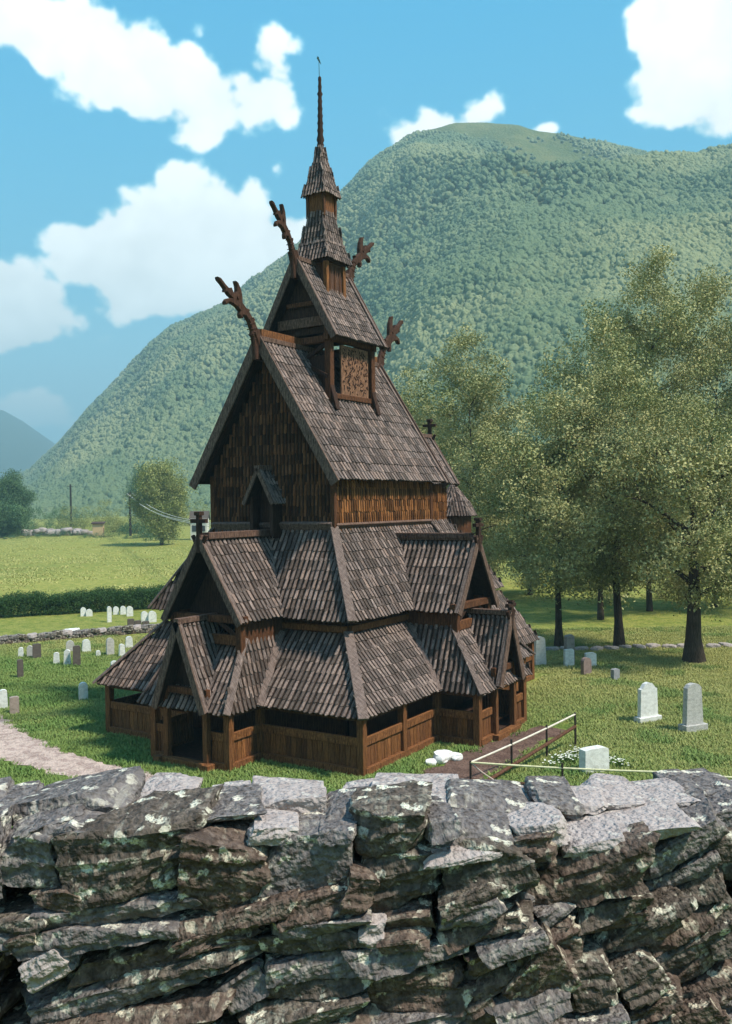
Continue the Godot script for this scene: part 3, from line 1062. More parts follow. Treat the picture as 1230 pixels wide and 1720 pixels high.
func build_church() -> void:
	rng.seed = 1180
	church = thing("stave_church", "tall dark stave church with tiers of shingled roofs and dragon heads", "church")
	var V := func(e: float, u: float, s: float) -> Vector3: return Vector3(e, u, s)
	var a := 2.52
	var l := 3.18
	# ---- walls of the raised nave
	var nw := MB.new()
	for s in [-1.0, 1.0]:
		nw.slab(facing([V.call(l * s, 5.5, -a), V.call(l * s, 5.5, a), V.call(l * s, 8.6, a), V.call(l * s, 12.7, 0), V.call(l * s, 8.6, -a)], Vector3(s, 0, 0)), 0.12, DECK)
		nw.slab(facing([V.call(-l, 5.5, a * s), V.call(l, 5.5, a * s), V.call(l, 8.8, a * s), V.call(-l, 8.8, a * s)], Vector3(0, 0, s)), 0.12, DECK)
	var nave_wall := part("nave_wall", nw, M.wood, church)
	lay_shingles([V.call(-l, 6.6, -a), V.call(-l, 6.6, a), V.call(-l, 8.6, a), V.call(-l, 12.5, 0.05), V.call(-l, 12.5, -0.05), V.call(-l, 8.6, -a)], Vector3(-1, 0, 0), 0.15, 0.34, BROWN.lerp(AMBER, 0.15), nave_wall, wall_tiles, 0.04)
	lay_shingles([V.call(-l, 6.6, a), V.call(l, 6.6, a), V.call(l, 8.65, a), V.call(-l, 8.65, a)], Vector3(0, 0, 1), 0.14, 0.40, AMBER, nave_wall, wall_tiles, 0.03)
	for z in [-a - 0.01, a + 0.01]:
		for x in [-l - 0.01, l + 0.01]:
			board("corner_board", V.call(x, 6.5, z), V.call(x, 8.65, z), 0.17, 0.17, Vector3(1, 0, 0), BROWN, nave_wall, M.wood)
	# ---- nave roof
	gable_roof("nave_roof", V.call(-3.72, 13.04, 0), V.call(3.72, 13.04, 0), 2.93, 4.61, GREY, 0.19, 0.33, 0.34, true)
	for s in [-1.0, 1.0]:
		board("ridge_crest", V.call(3.6 * s, 13.26, 0), V.call(1.4 * s, 13.26, 0), 0.1, 0.3, Vector3.UP, AMBER.lerp(BROWN, 0.5), church)
		board("rafter", V.call(-3.5, 12.8, 0.1 * s), V.call(-3.5, 8.5, 2.80 * s), 0.12, 0.16, Vector3(0, 1, s), TAR, church)
	dragon(V.call(-3.72, 13.05, 0), -1, 1.92, 1.54)
	dragon(V.call(3.72, 13.05, 0), 1, 1.9, 2.0)
	# ---- first ridge turret
	var tx := 1.33
	var t1 := 1.16
	for x in [-tx, tx]:
		for z in [-t1, t1]:
			board("turret_post", V.call(x, 10.9, z), V.call(x, 13.75, z), 0.24, 0.24, Vector3(1, 0, 0), BROWN, church, M.wood)
	for s in [-1.0, 1.0]:
		var p := MB.new()
		p.box(Transform3D(Basis.IDENTITY, V.call(0.22, 12.3, t1 * s)), Vector3(1.75, 1.75, 0.08), AMBER.lerp(GREY, 0.4), 0.01)
		var pan := part("turret_panel", p, M.wood_x, church)
		pan.set_meta("label", "ochre carved board panel closing the turret side")
		var h := MB.new()
		for k in 150:   # pierced and carved work on the panel
			var cx := -0.58 + rng.randf() * 1.6
			var cy := 11.52 + rng.randf() * 1.55
			h.box(Transform3D(Basis(Vector3(0, 0, 1), rng.randf_range(-1.4, 1.4)), V.call(cx, cy, (t1 + 0.042) * s)), Vector3(rng.randf_range(0.02, 0.05), rng.randf_range(0.04, 0.13), 0.03), TAR, 0.006)
		part("carving", h, M.wood, pan)
		board("turret_beam", V.call(-tx, 11.36, (t1 + 0.02) * s), V.call(tx, 11.36, (t1 + 0.02) * s), 0.14, 0.18, Vector3.UP, BROWN, church)
		board("turret_beam", V.call(-tx - 0.2, 13.36, t1 * s), V.call(tx + 0.2, 13.36, t1 * s), 0.2, 0.24, Vector3.UP, BROWN, church)
		board("turret_beam", V.call(tx * s, 13.30, -t1 - 0.2), V.call(tx * s, 13.30, t1 + 0.2), 0.2, 0.24, Vector3.UP, BROWN, church)
		board("brace", V.call(tx * s, 12.0, -t1), V.call(tx * s, 13.2, t1), 0.12, 0.14, Vector3.UP, TAR, church)
		board("brace", V.call((tx + 0.13) * s, 12.0, t1), V.call((tx + 0.13) * s, 13.2, -t1), 0.12, 0.14, Vector3.UP, TAR, church)
		for x in [-tx, tx]:
			board("skirt_board", V.call(x, 11.7, (t1 + 0.08) * s), V.call(x, 10.85, (t1 + 0.32) * s), 0.22, 0.08, Vector3(0, 0.5, s), TAR, church)
		# boarding of the turret's lower ends, against the roof slope
		var eb := MB.new()
		eb.slab(facing([V.call((tx + 0.02) * s, 11.3, -t1), V.call((tx + 0.02) * s, 11.3, t1), V.call((tx + 0.02) * s, 12.75, t1), V.call((tx + 0.02) * s, 12.75, 0.55), V.call((tx + 0.02) * s, 12.75, -t1)], Vector3(s, 0, 0)), 0.05, TAR)
		part("turret_end_board", eb, M.wood, church)
		boarded("turret_gable", [V.call(1.25 * s, 13.55, -1.3), V.call(1.25 * s, 13.55, 1.3), V.call(1.25 * s, 15.8, 0)], Vector3(s, 0, 0), TAR)
		board("gable_board", V.call(1.36 * s, 13.95, -1.0), V.call(1.36 * s, 13.95, 1.0), 0.06, 0.34, Vector3.UP, BROWN.lerp(GREY, 0.35), church)
		board("gable_board", V.call(1.36 * s, 14.6, -0.62), V.call(1.36 * s, 14.6, 0.62), 0.05, 0.15, Vector3.UP, BROWN, church)
	gable_roof("turret_roof", V.call(-1.64, 16.13, 0), V.call(1.64, 16.13, 0), 1.58, 2.76, GREY, 0.155, 0.27, 0.26, true)
	dragon(V.call(-1.66, 16.13, 0), -1, 1.25, 1.55)
	dragon(V.call(1.66, 16.13, 0), 1, 1.76, 1.64)
	# ---- second turret and spire
	var t2 := 0.53
	for x in [-t2, t2]:
		for z in [-t2, t2]:
			board("belfry_post", V.call(x, 14.5, z), V.call(x, 16.5, z), 0.16, 0.16, Vector3(1, 0, 0), AMBER, church, M.wood)
	for k in 4:
		var bs := Basis(Vector3.UP, k * PI / 2)
		var p := MB.new()
		p.box(Transform3D(bs, V.call(0, 15.5, 0) + bs * Vector3(0, 0, t2 - 0.03)), Vector3(0.92, 1.45, 0.06), BROWN.lerp(GREY, 0.2), 0.01)
		p.box(Transform3D(bs, V.call(0, 15.02, 0) + bs * Vector3(0, 0, t2 + 0.03)), Vector3(1.06, 0.13, 0.12), TAR, 0.01)
		p.box(Transform3D(bs, V.call(0, 16.30, 0) + bs * Vector3(0, 0, t2 + 0.02)), Vector3(1.2, 0.16, 0.16), TAR, 0.01)
		part("belfry_wall", p, M.wood, church)
		for i in 3:
			board("belfry_slat", bs * Vector3(-0.3 + i * 0.3, 15.2, t2 + 0.012), bs * Vector3(-0.3 + i * 0.3, 16.15, t2 + 0.012), 0.09, 0.03, bs * Vector3(0, 0, 1), TAR.lerp(AMBER, 0.3), church, M.wood)
	four_sided("belfry_roof", [[0.78, 16.30], [0.57, 16.95], [0.40, 17.75], [0.36, 18.10]], GREY, 0.14, 0.22)
	var nk := MB.new()
	nk.box(Transform3D(Basis.IDENTITY, V.call(0, 18.4, 0)), Vector3(0.70, 1.1, 0.70), AMBER.lerp(BROWN, 0.4), 0.03)
	part("spire_neck", nk, M.wood, church)
	for x in [-0.35, 0.35]:
		for z in [-0.35, 0.35]:
			board("neck_post", V.call(x, 17.9, z), V.call(x, 18.92, z), 0.11, 0.11, Vector3(1, 0, 0), BROWN, church, M.wood)
	four_sided("spire_roof", [[0.52, 18.72], [0.37, 19.2], [0.21, 19.9], [0.07, 20.62]], GREY, 0.13, 0.2)
	var pl := MB.new()
	var pp := []
	var pr := []
	for i in 30:
		var f := i / 29.0
		pp.append(V.call(0.02 * f, 20.5 + 2.55 * f, 0))
		var bulge := 1.0 + (0.22 if i % 3 == 1 else 0.0)
		pr.append(lerpf(0.11, 0.05, f) * bulge * (1.35 if i == 22 or i == 3 else 1.0))
	pl.tube(pp, pr, 10, TAR)
	part("spire_pole", pl, M.wood, church)
	var vn := MB.new()
	vn.tube([V.call(0, 23.0, 0), V.call(-0.02, 23.75, 0)], [0.012, 0.008], 6, Color(0.5, 0.6, 0.55))
	vn.slab([V.call(-0.14, 23.66, 0.005), V.call(0.0, 23.58, 0.005), V.call(0.12, 23.54, 0.005), V.call(0.02, 23.68, 0.005), V.call(-0.08, 23.76, 0.005)], 0.012, Color(0.4, 0.7, 0.6))
	part("weather_vane", vn, M.metal, church)
	# ---- little hooded window in the west gable
	gable_roof("window_hood", V.call(-3.85, 8.80, 0), V.call(-3.1, 8.80, 0), 0.62, 1.1, GREY, 0.14, 0.24, 0.14)
	for s in [-1.0, 1.0]:
		board("window_post", V.call(-3.66, 6.6, 0.42 * s), V.call(-3.66, 7.9, 0.42 * s), 0.13, 0.13, Vector3(1, 0, 0), TAR, church, M.wood)
		var sp := MB.new()
		sp.box(Transform3D(Basis.IDENTITY, V.call(-3.42, 7.25, 0.42 * s)), Vector3(0.45, 1.4, 0.05), TAR, 0.01)
		part("window_cheek", sp, M.wood, church)
	var sh := MB.new()
	sh.box(Transform3D(Basis.IDENTITY, V.call(-3.27, 7.45, 0)), Vector3(0.05, 1.7, 0.74), TAR, 0.01)
	part("window_shutter", sh, M.wood, church)
	# ---- aisle: roofs round the nave
	var at := 6.83
	var ae := 4.14
	var az := 4.12
	var ax := 4.68
	var rings := func(x0: float, z0: float, u0: float, x1: float, z1: float, u1: float) -> Array:
		return [[V.call(-x0, u0, -z0), V.call(-x0, u0, z0), V.call(-x1, u1, z1), V.call(-x1, u1, -z1)], [V.call(-x0, u0, z0), V.call(x0, u0, z0), V.call(x1, u1, z1), V.call(-x1, u1, z1)], [V.call(-x0, u0, -z0), V.call(x0, u0, -z0), V.call(x1, u1, -z1), V.call(-x1, u1, -z1)], [V.call(x0, u0, -z0), V.call(x0, u0, z0), V.call(x1, u1, z1), V.call(x1, u1, -z1)]]
	var ar := plane_roof("aisle_roof", rings.call(ax, az, ae, l, a, at), GREY, 0.185, 0.33)
	for s in [-1.0, 1.0]:
		board("hip_board", V.call(-ax - 0.07, ae + 0.03, (az + 0.07) * s), V.call(-l, at + 0.12, a * s), 0.26, 0.07, Vector3(-0.7, 0.7, 0.7 * s), GREY, ar)
		board("hip_board", V.call(ax + 0.07, ae + 0.03, (az + 0.07) * s), V.call(l, at + 0.12, a * s), 0.26, 0.07, Vector3(0.7, 0.7, 0.7 * s), GREY, ar)
		board("flashing_board", V.call(-l, at + 0.10, (a + 0.05) * s), V.call(l, at + 0.10, (a + 0.05) * s), 0.1, 0.16, Vector3(0, 1, s), GREY.lerp(BROWN, 0.5), ar)
	board("flashing_board", V.call(-l - 0.06, at + 0.10, -a), V.call(-l - 0.06, at + 0.10, a), 0.14, 0.26, Vector3(-0.6, 1, 0), GREY.lerp(BROWN, 0.3), ar)
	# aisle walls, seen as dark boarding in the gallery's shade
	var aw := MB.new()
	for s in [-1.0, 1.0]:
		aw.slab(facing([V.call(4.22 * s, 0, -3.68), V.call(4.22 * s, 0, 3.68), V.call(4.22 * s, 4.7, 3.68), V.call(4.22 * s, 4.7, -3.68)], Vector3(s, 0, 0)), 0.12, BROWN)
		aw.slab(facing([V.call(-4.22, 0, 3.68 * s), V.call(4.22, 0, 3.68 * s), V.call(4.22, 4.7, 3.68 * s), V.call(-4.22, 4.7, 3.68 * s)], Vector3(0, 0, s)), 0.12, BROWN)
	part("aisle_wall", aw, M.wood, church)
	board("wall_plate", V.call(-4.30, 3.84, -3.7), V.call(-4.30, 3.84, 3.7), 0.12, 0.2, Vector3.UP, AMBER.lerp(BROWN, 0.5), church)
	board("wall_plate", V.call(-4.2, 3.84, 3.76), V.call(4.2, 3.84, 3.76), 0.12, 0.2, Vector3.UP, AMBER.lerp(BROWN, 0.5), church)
	# ---- aisle-level gables over the portals
	gable_roof("portal_gable_roof", V.call(-6.66, 6.62, 0), V.call(-3.1, 6.62, 0), 1.52, 2.42, GREY, 0.185, 0.33, 0.22)
	gable_roof("portal_gable_roof", V.call(0.45, 6.38, 5.80), V.call(0.45, 6.38, 2.5), 1.45, 2.28, GREY, 0.185, 0.33, 0.22)
	board("ridge_plank", V.call(-6.4, 6.72, 0), V.call(-3.3, 6.72, 0), 0.3, 0.2, Vector3.UP, BROWN.lerp(GREY, 0.4), church)
	board("ridge_plank", V.call(0.45, 6.50, 5.6), V.call(0.45, 6.50, 2.7), 0.26, 0.18, Vector3.UP, BROWN.lerp(GREY, 0.4), church)
	for g in [[V.call(-6.25, 0, 0), Vector3(0, 0, 1), Vector3(-1, 0, 0), 1.28, 6.45], [V.call(0.45, 0, 5.45), Vector3(1, 0, 0), Vector3(0, 0, 1), 1.2, 6.2]]:
		var c: Vector3 = g[0]
		var w: Vector3 = g[1]
		var o: Vector3 = g[2]
		var hw: float = g[3]
		boarded("portal_gable", [c - w * hw - o * 0.35 + Vector3.UP * 4.2, c + w * hw - o * 0.35 + Vector3.UP * 4.2, c - o * 0.35 + Vector3.UP * (g[4] - 0.25)], o, TAR)
		board("tie_beam", c - w * (hw + 0.25) + o * 0.12 + Vector3.UP * 4.24, c + w * (hw + 0.25) + o * 0.12 + Vector3.UP * 4.24, 0.2, 0.22, Vector3.UP, BROWN, church)
		board("lower_beam", c - w * hw + o * 0.1 + Vector3.UP * 3.62, c + w * hw + o * 0.1 + Vector3.UP * 3.62, 0.14, 0.3, Vector3.UP, BROWN.lerp(AMBER, 0.3), church)
		for s in [-1.0, 1.0]:
			board("gable_post", c + w * hw * s + o * 0.1 + Vector3.UP * 2.6, c + w * hw * s + o * 0.1 + Vector3.UP * 4.35, 0.22, 0.22, o, BROWN, church, M.wood)
			board("gable_brace", c + w * hw * s * 0.95 + o * 0.1 + Vector3.UP * 3.7, c + w * hw * s * 0.3 + o * 0.1 + Vector3.UP * 4.2, 0.1, 0.14, Vector3.UP, TAR, church)
			boarded("porch_side", [c + w * hw * s + Vector3.UP * 2.6, c + w * hw * s - o * 2.0 + Vector3.UP * 2.6, c + w * hw * s - o * 2.0 + Vector3.UP * 4.4, c + w * hw * s + Vector3.UP * 4.4], w * s, BROWN)
	cross_finial(V.call(-6.66, 6.62, 0), 0.84, Vector3(0, 0, 1))
	cross_finial(V.call(0.45, 6.38, 5.83), 0.72, Vector3(1, 0, 0))
	# ---- gallery roofs
	var gt := 3.67
	var ge := 1.69
	var gz := 5.36
	var gx := 6.06
	var tone := GREY
	var gr := plane_roof("gallery_roof", rings.call(gx, gz, ge, 4.27, 3.73, gt), tone, 0.185, 0.33)
	var bw := plane_roof("west_bay_roof", [
		[V.call(-7.52, ge, -1.72), V.call(-7.52, ge, 1.72), V.call(-6.15, 3.58, 1.25), V.call(-6.15, 3.58, -1.25)],
		[V.call(-7.52, ge, 1.72), V.call(-gx, ge, 1.72), V.call(-4.36, 3.58, 1.25), V.call(-6.15, 3.58, 1.25)],
		[V.call(-7.52, ge, -1.72), V.call(-gx, ge, -1.72), V.call(-4.36, 3.58, -1.25), V.call(-6.15, 3.58, -1.25)]], tone, 0.185, 0.33)
	var b0 := -1.55
	var b1 := 2.45
	var c0 := -0.75
	var c1 := 1.65
	var bs_ := plane_roof("south_bay_roof", [
		[V.call(b0, ge, 6.82), V.call(b1, ge, 6.82), V.call(c1, 3.58, 5.45), V.call(c0, 3.58, 5.45)],
		[V.call(b0, ge, 6.82), V.call(b0, ge, gz), V.call(c0, 3.58, 3.8), V.call(c0, 3.58, 5.45)],
		[V.call(b1, ge, 6.82), V.call(b1, ge, gz), V.call(c1, 3.58, 3.8), V.call(c1, 3.58, 5.45)]], tone, 0.185, 0.33)
	for s in [-1.0, 1.0]:
		board("hip_board", V.call(-gx - 0.07, ge + 0.02, (gz + 0.07) * s), V.call(-4.28, gt + 0.10, 3.74 * s), 0.30, 0.07, Vector3(-0.6, 0.8, 0.6 * s), GREY, gr)
		board("hip_board", V.call(gx + 0.07, ge + 0.02, (gz + 0.07) * s), V.call(4.28, gt + 0.10, 3.74 * s), 0.24, 0.07, Vector3(0.6, 0.8, 0.6 * s), GREY, gr)
		board("hip_board", V.call(-7.58, ge + 0.02, 1.77 * s), V.call(-6.12, 3.66, 1.25 * s), 0.22, 0.07, Vector3(-0.5, 0.7, 0.8 * s), GREY, bw)
		board("valley_board", V.call(-gx - 0.06, ge - 0.0, 1.79 * s), V.call(-4.4, 3.66, 1.28 * s), 0.24, 0.09, Vector3(-0.5, 0.7, 0.7 * s), GREY, bw)
	board("hip_board", V.call(b0 - 0.05, ge + 0.02, 6.88), V.call(c0 + 0.02, 3.66, 5.43), 0.20, 0.07, Vector3(-0.7, 0.7, 0.5), GREY, bs_)
	board("valley_board", V.call(b0 - 0.05, ge - 0.0, gz + 0.05), V.call(c0, 3.62, 3.84), 0.18, 0.09, Vector3(-0.6, 0.8, 0.5), GREY, bs_)
	# ---- gabled porches
	gable_roof("porch_roof", V.call(-7.66, 4.22, 0), V.call(-6.0, 4.22, 0), 0.97, 2.48, GREY, 0.18, 0.32, 0.24)
	gable_roof("porch_roof", V.call(0.45, 3.95, 6.95), V.call(0.45, 3.95, 5.4), 0.90, 2.16, GREY, 0.18, 0.32, 0.24)
	cross_finial(V.call(0.45, 3.95, 6.95), 0.45, Vector3(1, 0, 0), "finial")
	for g in [[V.call(-7.34, 0, 0), Vector3(0, 0, 1), Vector3(-1, 0, 0), 0.78], [V.call(0.42, 0, 6.68), Vector3(1, 0, 0), Vector3(0, 0, 1), 0.72]]:
		var c: Vector3 = g[0]
		var w: Vector3 = g[1]
		var o: Vector3 = g[2]
		var dw: float = g[3]
		for s in [-1.0, 1.0]:
			board("door_post", c + w * dw * s + Vector3.UP * -0.15, c + w * dw * s + Vector3.UP * 2.15, 0.18, 0.18, o, BROWN.lerp(AMBER, 0.4), church, M.wood)
		board("door_lintel", c - w * (dw + 0.1) + Vector3.UP * 2.2, c + w * (dw + 0.1) + Vector3.UP * 2.2, 0.16, 0.2, Vector3.UP, BROWN, church)
		board("door_sill", c - w * (dw + 0.2) + Vector3.UP * 0.08 + o * 0.08, c + w * (dw + 0.2) + Vector3.UP * 0.08 + o * 0.08, 0.26, 0.2, Vector3.UP, AMBER.lerp(BROWN, 0.35), church)
		boarded("porch_gable", [c - w * 0.68 - o * 0.2 + Vector3.UP * 2.3, c + w * 0.68 - o * 0.2 + Vector3.UP * 2.3, c - o * 0.2 + Vector3.UP * 3.75], o, TAR)
	for k in [[-0.95, 0.34], [0.95, 0.30]]:
		board("sill_block", V.call(-7.66, 0.03, k[0]), V.call(-7.22, 0.03, k[0]), 0.26, k[1], Vector3.UP, AMBER.lerp(BROWN, 0.4), church)
	# ---- gallery walls
	var bz := 1.46
	gallery_wall(Vector2(-5.7, 5.1), Vector2(-5.7, bz), Vector2(-1, 0), [true, true])
	gallery_wall(Vector2(-5.7, bz), Vector2(-7.16, bz), Vector2(0, 1), [false, true])
	gallery_wall(Vector2(-7.16, bz), Vector2(-7.16, 0.82), Vector2(-1, 0), [false, false])
	gallery_wall(Vector2(-7.16, -0.82), Vector2(-7.16, -bz), Vector2(-1, 0), [false, true])
	gallery_wall(Vector2(-7.16, -bz), Vector2(-5.7, -bz), Vector2(0, -1), [false, true])
	gallery_wall(Vector2(-5.7, -bz), Vector2(-5.7, -5.1), Vector2(-1, 0), [false, true])
	gallery_wall(Vector2(-5.7, 5.1), Vector2(-1.3, 5.1), Vector2(0, 1), [false, true], true)
	gallery_wall(Vector2(-1.3, 5.1), Vector2(-1.3, 6.56), Vector2(-1, 0), [false, true])
	gallery_wall(Vector2(-1.3, 6.56), Vector2(-0.36, 6.56), Vector2(0, 1), [false, false])
	gallery_wall(Vector2(1.2, 6.56), Vector2(2.2, 6.56), Vector2(0, 1), [false, true])
	gallery_wall(Vector2(2.2, 6.56), Vector2(2.2, 5.1), Vector2(1, 0), [false, true])
	gallery_wall(Vector2(2.2, 5.1), Vector2(5.7, 5.1), Vector2(0, 1), [false, true])
	gallery_wall(Vector2(5.7, 5.1), Vector2(5.7, -5.1), Vector2(1, 0), [false, true])
	gallery_wall(Vector2(5.7, -5.1), Vector2(-5.7, -5.1), Vector2(0, -1), [false, false])
	var fl := MB.new()
	for k in [[-5.6, -3.6, 5.6, -5.0], [-5.6, 5.0, 5.6, 3.6], [-5.6, 3.6, -4.2, -3.6], [-7.1, 1.4, -5.6, -1.4], [-1.2, 6.5, 2.1, 5.0]]:
		fl.slab([V.call(k[0], 0.14, k[1]), V.call(k[2], 0.14, k[1]), V.call(k[2], 0.14, k[3]), V.call(k[0], 0.14, k[3])], 0.1, TAR)
	part("gallery_floor", fl, M.wood_x, church)
	# ---- chancel and apse behind
	gable_roof("chancel_roof", V.call(7.93, 10.46, 0), V.call(3.3, 10.46, 0), 1.30, 2.04, GREY, 0.17, 0.30, 0.24)
	cross_finial(V.call(7.93, 10.46, 0), 0.8, Vector3(0, 0, 1))
	var cw := MB.new()
	cw.box(Transform3D(Basis.IDENTITY, V.call(5.3, 6.4, 0)), Vector3(4.4, 4.6, 2.0), BROWN, 0.02)
	cw.slab([V.call(7.5, 8.5, -1.0), V.call(7.5, 10.1, 0), V.call(7.5, 8.5, 1.0)], 0.1, BROWN)
	part("chancel_wall", cw, M.wood, church)
	lay_shingles([V.call(3.2, 6.5, 1.0), V.call(7.5, 6.5, 1.0), V.call(7.5, 8.6, 1.0), V.call(3.2, 8.6, 1.0)], Vector3(0, 0, 1), 0.14, 0.4, AMBER, nave_wall, wall_tiles, 0.026)
	plane_roof("chancel_aisle_roof", [
		[V.call(3.3, 4.0, 2.9), V.call(9.0, 4.0, 2.9), V.call(7.5, 6.9, 1.0), V.call(3.3, 6.9, 1.0)],
		[V.call(3.3, 4.0, -2.9), V.call(9.0, 4.0, -2.9), V.call(7.5, 6.9, -1.0), V.call(3.3, 6.9, -1.0)],
		[V.call(9.0, 4.0, -2.9), V.call(9.0, 4.0, 2.9), V.call(7.5, 6.9, 1.0), V.call(7.5, 6.9, -1.0)]], GREY, 0.19, 0.33)
	plane_roof("chancel_gallery_roof", [
		[V.call(5.0, 1.7, 4.1), V.call(9.9, 1.7, 4.1), V.call(8.8, 3.8, 2.8), V.call(5.0, 3.8, 2.8)],
		[V.call(5.0, 1.7, -4.1), V.call(9.9, 1.7, -4.1), V.call(8.8, 3.8, -2.8), V.call(5.0, 3.8, -2.8)],
		[V.call(9.9, 1.7, -4.1), V.call(9.9, 1.7, 4.1), V.call(8.8, 3.8, 2.8), V.call(8.8, 3.8, -2.8)]], GREY, 0.19, 0.33)
	gallery_wall(Vector2(5.7, 3.85), Vector2(9.6, 3.85), Vector2(0, 1), [false, true])
	gallery_wall(Vector2(9.6, 3.85), Vector2(9.6, -3.85), Vector2(1, 0), [false, true])
	var cb := MB.new()
	cb.box(Transform3D(Basis.IDENTITY, V.call(6.1, 2.1, 0)), Vector3(5.2, 4.2, 5.0), BROWN, 0.02)
	cb.tube([V.call(10.06, -0.1, 0), V.call(10.06, 7.1, 0)], [0.82, 0.82], 12, BROWN)
	part("apse_wall", cb, M.wood, church)
	four_sided("apse_turret_roof", [[0.98, 7.04], [0.62, 7.7], [0.05, 8.47]], GREY, 0.14, 0.24, V.call(10.06, 0, 0), 8)
	# ---- put the shingles on: the 300 that show largest singly, the rest as one covering
	var order := []
	for i in roof_tiles.size():
		var t: Transform3D = roof_tiles[i][0]
		var to := EYE - t.origin
		var f := t.basis.z.dot(to.normalized())
		if f < 0.05 or not String(roof_tiles[i][4].name).contains("gallery_roof"):
			continue
		if t.origin.x > 0.0 or t.origin.z < 1.6 or t.origin.y > 3.2: continue
		order.append([f / to.length_squared(), i])
	order.sort_custom(func(a, b): return a[0] > b[0])
	var single := {}
	for k in mini(300, order.size()):
		single[order[k][1]] = true
	var variants := {}
	var cover := MB.new()
	for i in roof_tiles.size():
		var r: Array = roof_tiles[i]
		if single.has(i):
			var grade: int = clampi(int((r[3].g / GREY.g - 0.42) / 0.14), 0, 9)
			var long: int = int(round(r[2] / 0.05))
			var key := grade * 100 + long
			if not variants.has(key):
				var m := MB.new()
				var q := 0.48 + grade * 0.14
				shingle_into(m, Transform3D.IDENTITY, 0.112, long * 0.05, r[5], Color(GREY.r * q, GREY.g * q, GREY.b * q))
				variants[key] = m.mesh()
			part_mesh("shingle", variants[key], M.shingle, r[4], r[0])
		else:
			shingle_into(cover, r[0], r[1], r[2], r[5], r[3])
	tag(part("shingle_covering", cover, M.shingle, church), "", "", "", "stuff")
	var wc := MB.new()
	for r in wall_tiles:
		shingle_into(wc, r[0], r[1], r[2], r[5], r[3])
	tag(part("wall_shingle_covering", wc, M.wood, church), "", "", "", "stuff")
